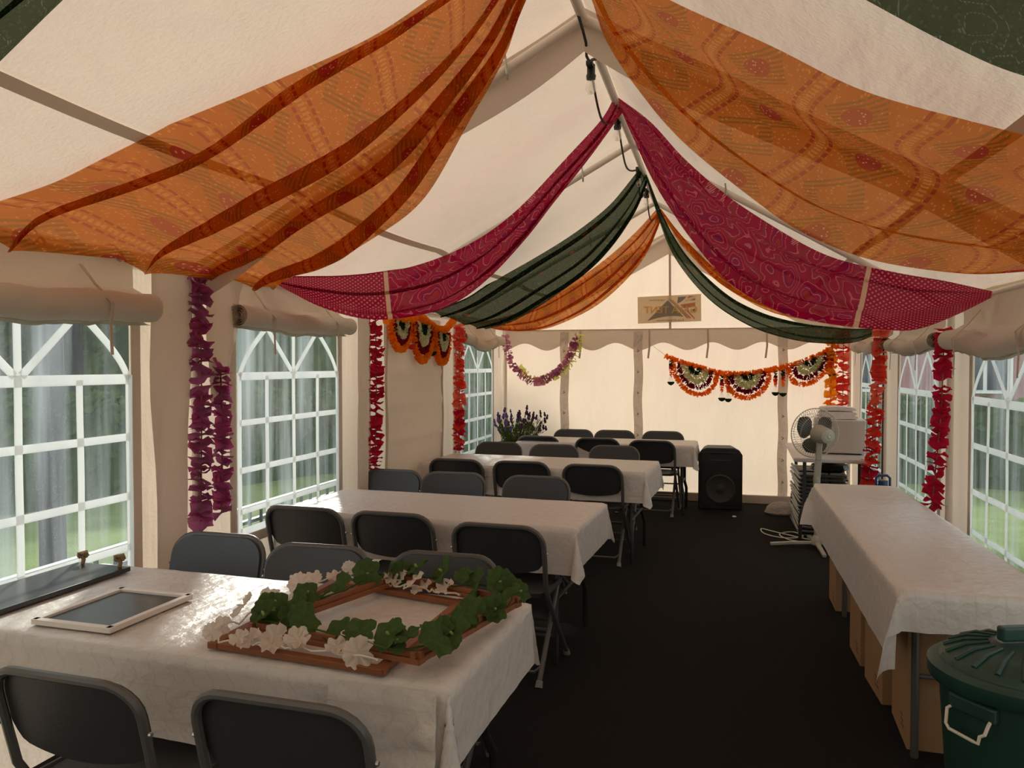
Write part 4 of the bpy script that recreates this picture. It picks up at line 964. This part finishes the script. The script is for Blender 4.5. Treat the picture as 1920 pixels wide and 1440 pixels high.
# lavender in blue pot
pt = thing('potted_lavender', 'purple lavender in a blue glazed pot in the back left corner', 'potted plant', (-2.32, 8.98, 0))
mb = MB(); mb.lathe([(.13, 0), (.15, .02), (.20, .30), (.215, .55), (.20, .62), (.225, .64), (.225, .67), (.205, .67), (.19, .62), (0, .62)], 32); mb.build('pot', M['pot'], pt)
rnd = random.Random(4); ms = MB(); heads = []
for k in range(150):
    a = rnd.random()*6.28; r = .17*sqrt(rnd.random()); h = .16+.27*rnd.random()*(1-.3*r/.17); lean = .12+.55*r
    b0 = Vector((r*cos(a), r*sin(a), .63)); tip = b0+Vector((cos(a)*lean*(.4+rnd.random()*.5)+(rnd.random()-.5)*.1, sin(a)*lean*(.4+rnd.random()*.5)*.6+(rnd.random()-.5)*.08, h))
    tip.x = max(tip.x, -.24); tip.y = min(tip.y, .30)
    ms.tube([b0, b0.lerp(tip, .5)+Vector((0, 0, .03)), tip], .0022, 4); heads.append(tip)
    for q in range(4):
        p = b0.lerp(tip, .15+.2*q); v = Vector((rnd.random()-.5, rnd.random()-.5, .6)).normalized()*.05; s_ = v.orthogonal().normalized()*.007
        ms.add([p, p+v*.5+s_, p+v, p+v*.5-s_], [(0, 1, 2, 3)])
o = ms.build('stems', M['stem'], pt, clean=False); o['kind'] = 'stuff'
for k, h in enumerate(heads[:80]):
    if k == 0:
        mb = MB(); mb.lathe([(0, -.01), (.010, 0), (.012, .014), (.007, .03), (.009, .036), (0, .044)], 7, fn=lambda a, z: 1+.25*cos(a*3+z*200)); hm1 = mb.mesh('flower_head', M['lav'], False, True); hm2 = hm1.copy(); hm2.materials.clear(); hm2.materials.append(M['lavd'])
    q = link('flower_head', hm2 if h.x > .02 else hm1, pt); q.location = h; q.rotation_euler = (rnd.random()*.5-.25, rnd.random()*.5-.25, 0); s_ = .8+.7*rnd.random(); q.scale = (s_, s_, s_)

# ------------------------------------------------------------------ outside: trees, hedges, railing, house
def leaves(mb, n, fn, size, rnd):
    for _ in range(n):
        p = fn(rnd); v = Vector((rnd.gauss(0, 1), rnd.gauss(0, 1), rnd.gauss(0, 1))).normalized(); a = v.orthogonal().normalized(); b = v.cross(a); s = size*(.6+.8*rnd.random())
        mb.add([p-a*s, p+b*s*.5, p+a*s, p-b*s*.5], [(0, 1, 2, 3)])
def tree(label, loc, h, r, n=1500, seed=0, size=.16, group='garden trees'):
    t = thing('garden_tree', label, 'tree', loc, 0, group); rnd = random.Random(seed)
    mb = MB(); mb.tube([(0, 0, -.05), (.05, .03, h*.25), (-.04, 0, h*.5), (.02, 0, h*.75)], [.17, .13, .10, .05], 8)
    for k in range(6):
        a = k*1.1; mb.tube([(0, 0, h*(.35+.05*k)), (r*.35*cos(a), r*.35*sin(a), h*(.5+.06*k)), (r*.7*cos(a), r*.7*sin(a), h*(.58+.06*k))], [.07, .045, .02], 6)
    mb.build('trunk', M['bark'], t)
    cl = [(Vector((rnd.gauss(0, r*.42), rnd.gauss(0, r*.42), h*.66+rnd.gauss(0, h*.15))), r*(.3+.25*rnd.random())) for _ in range(14)]
    def fn(q):
        c, rr = q.choice(cl); d = Vector((q.gauss(0, 1), q.gauss(0, 1), q.gauss(0, 1))).normalized(); return c+d*rr*(.6+.45*q.random())
    mb = MB(); leaves(mb, n, fn, size, rnd); o = mb.build('crown', M['treeleaf'], t, smooth=False, clean=False); o['kind'] = 'stuff'
def hedge(label, loc, d, n, seed, rz=0):
    t = thing('hedge', label, 'hedge', loc, rz, 'garden hedges'); rnd = random.Random(seed); x, y, z = d
    mb = MB(); mb.grid(lambda i, j: ((i-.5)*x, (y*.42)*cos(pi*j)*(1+.2*N3(i*x, j*3, seed)), z*.92*sin(pi*j)**.6*(1+.12*N3(i*x*1.3, j*2, seed+3))), int(x*3), 10); mb.uv = None; mb.build('core', M['hedge'], t, clean=False)
    def fn(q):
        i = q.random()-.5; j = q.random(); return Vector((i*x, y*.45*cos(pi*j), z*sin(pi*j)**.6*(1+.10*N3(i*x*1.3+x*.65, j*2, seed+3))))
    mb = MB(); leaves(mb, n, fn, .09, rnd); o = mb.build('leaves', M['hedge'], t, smooth=False, clean=False); o['kind'] = 'stuff'
hedge('low dark hedge across the lawn left of the marquee', (-7.2, 8.6, -.05), (13, 1.3, 1.25), 3600, 2, 1.12)
hedge('low dark hedge before the pink house seen through the right windows', (4.2, 11.8, -.05), (9, 1.1, 1.15), 3000, 5, -.25)
hedge('tall tree-high hedge closing the garden far left', (-17, 14, -.05), (34, 3.0, 5.0), 9000, 9, 1.0)
tree('broad tree beyond the nearest left window', (-11.6, 7.2, -.05), 6.5, 2.6, 3000, 2)
tree('broad tree beyond the second left window', (-12.6, 13.0, -.05), 7.0, 2.6, 3000, 3)
tree('leafy tree behind the back left corner', (-7.2, 15.6, -.05), 6.5, 2.0, 1500, 4)
lp = thing('lamp_post', 'dark round post standing outside the nearest left window', 'post', (-3.95, 3.9, -.05))
mb = MB(); mb.lathe([(.11, 0), (.11, .10), (.085, .14), (.075, .2), (.07, 3.4), (.09, 3.42), (.09, 3.5), (0, 3.5)], 16); mb.build('shaft', M['bark'], lp)
mb = MB(); mb.lathe([(.05, 3.5), (.16, 3.75), (.18, 3.95), (.10, 4.1), (0, 4.15)], 16); mb.build('lantern', M['black'], lp)
# iron railing left of the marquee
rl = thing('garden_railing', 'low black railing with white top rail outside the left windows', 'railing', (-3.4, 4.4, -.05))
for z, mt, hh in ((.56, 'railw', .035), (.46, 'black', .025), (.12, 'black', .03)):
    mb = MB(); mb.bar((0, -3.2, z), (0, 3.4, z), .04, hh); mb.build('rail', M[mt], rl)
for k in range(44):
    mb = MB(); mb.bar((0, -3.15+k*.15, .02), (0, -3.15+k*.15, .56), .018, .018, (1, 0, 0)); mb.build('baluster', M['black'], rl)
hs = thing('pink_house', 'pink brick house with slate roof far beyond the right windows', 'house', (10.5, 27, -.05), -.2)
mb = MB(); mb.box((0, 0, 3.0), (15, 7, 6)); mb.build('wall', M['brick'], hs, smooth=False)
mb = MB(); mb.add([(-7.9, -3.9, 5.9), (7.9, -3.9, 5.9), (7.9, 3.9, 5.9), (-7.9, 3.9, 5.9), (-7.5, 0, 8.8), (7.5, 0, 8.8)], [(0, 1, 5, 4), (2, 3, 4, 5), (1, 2, 5), (3, 0, 4), (3, 2, 1, 0)]); mb.build('roof', M['tile'], hs, smooth=False)
for k in range(5):
    for z in (1.6, 4.2):
        mb = MB(); mb.box((-5.6+k*2.8, -3.53, z), (1.3, .12, 1.5)); f_ = mb.build('window', M['railw'], hs, smooth=False)
        mb = MB()
        for s in (-1, 1): mb.box((-5.6+k*2.8+s*.3, -3.60, z), (.5, .02, 1.3))
        mb.build('pane', M['pane'], f_, smooth=False)
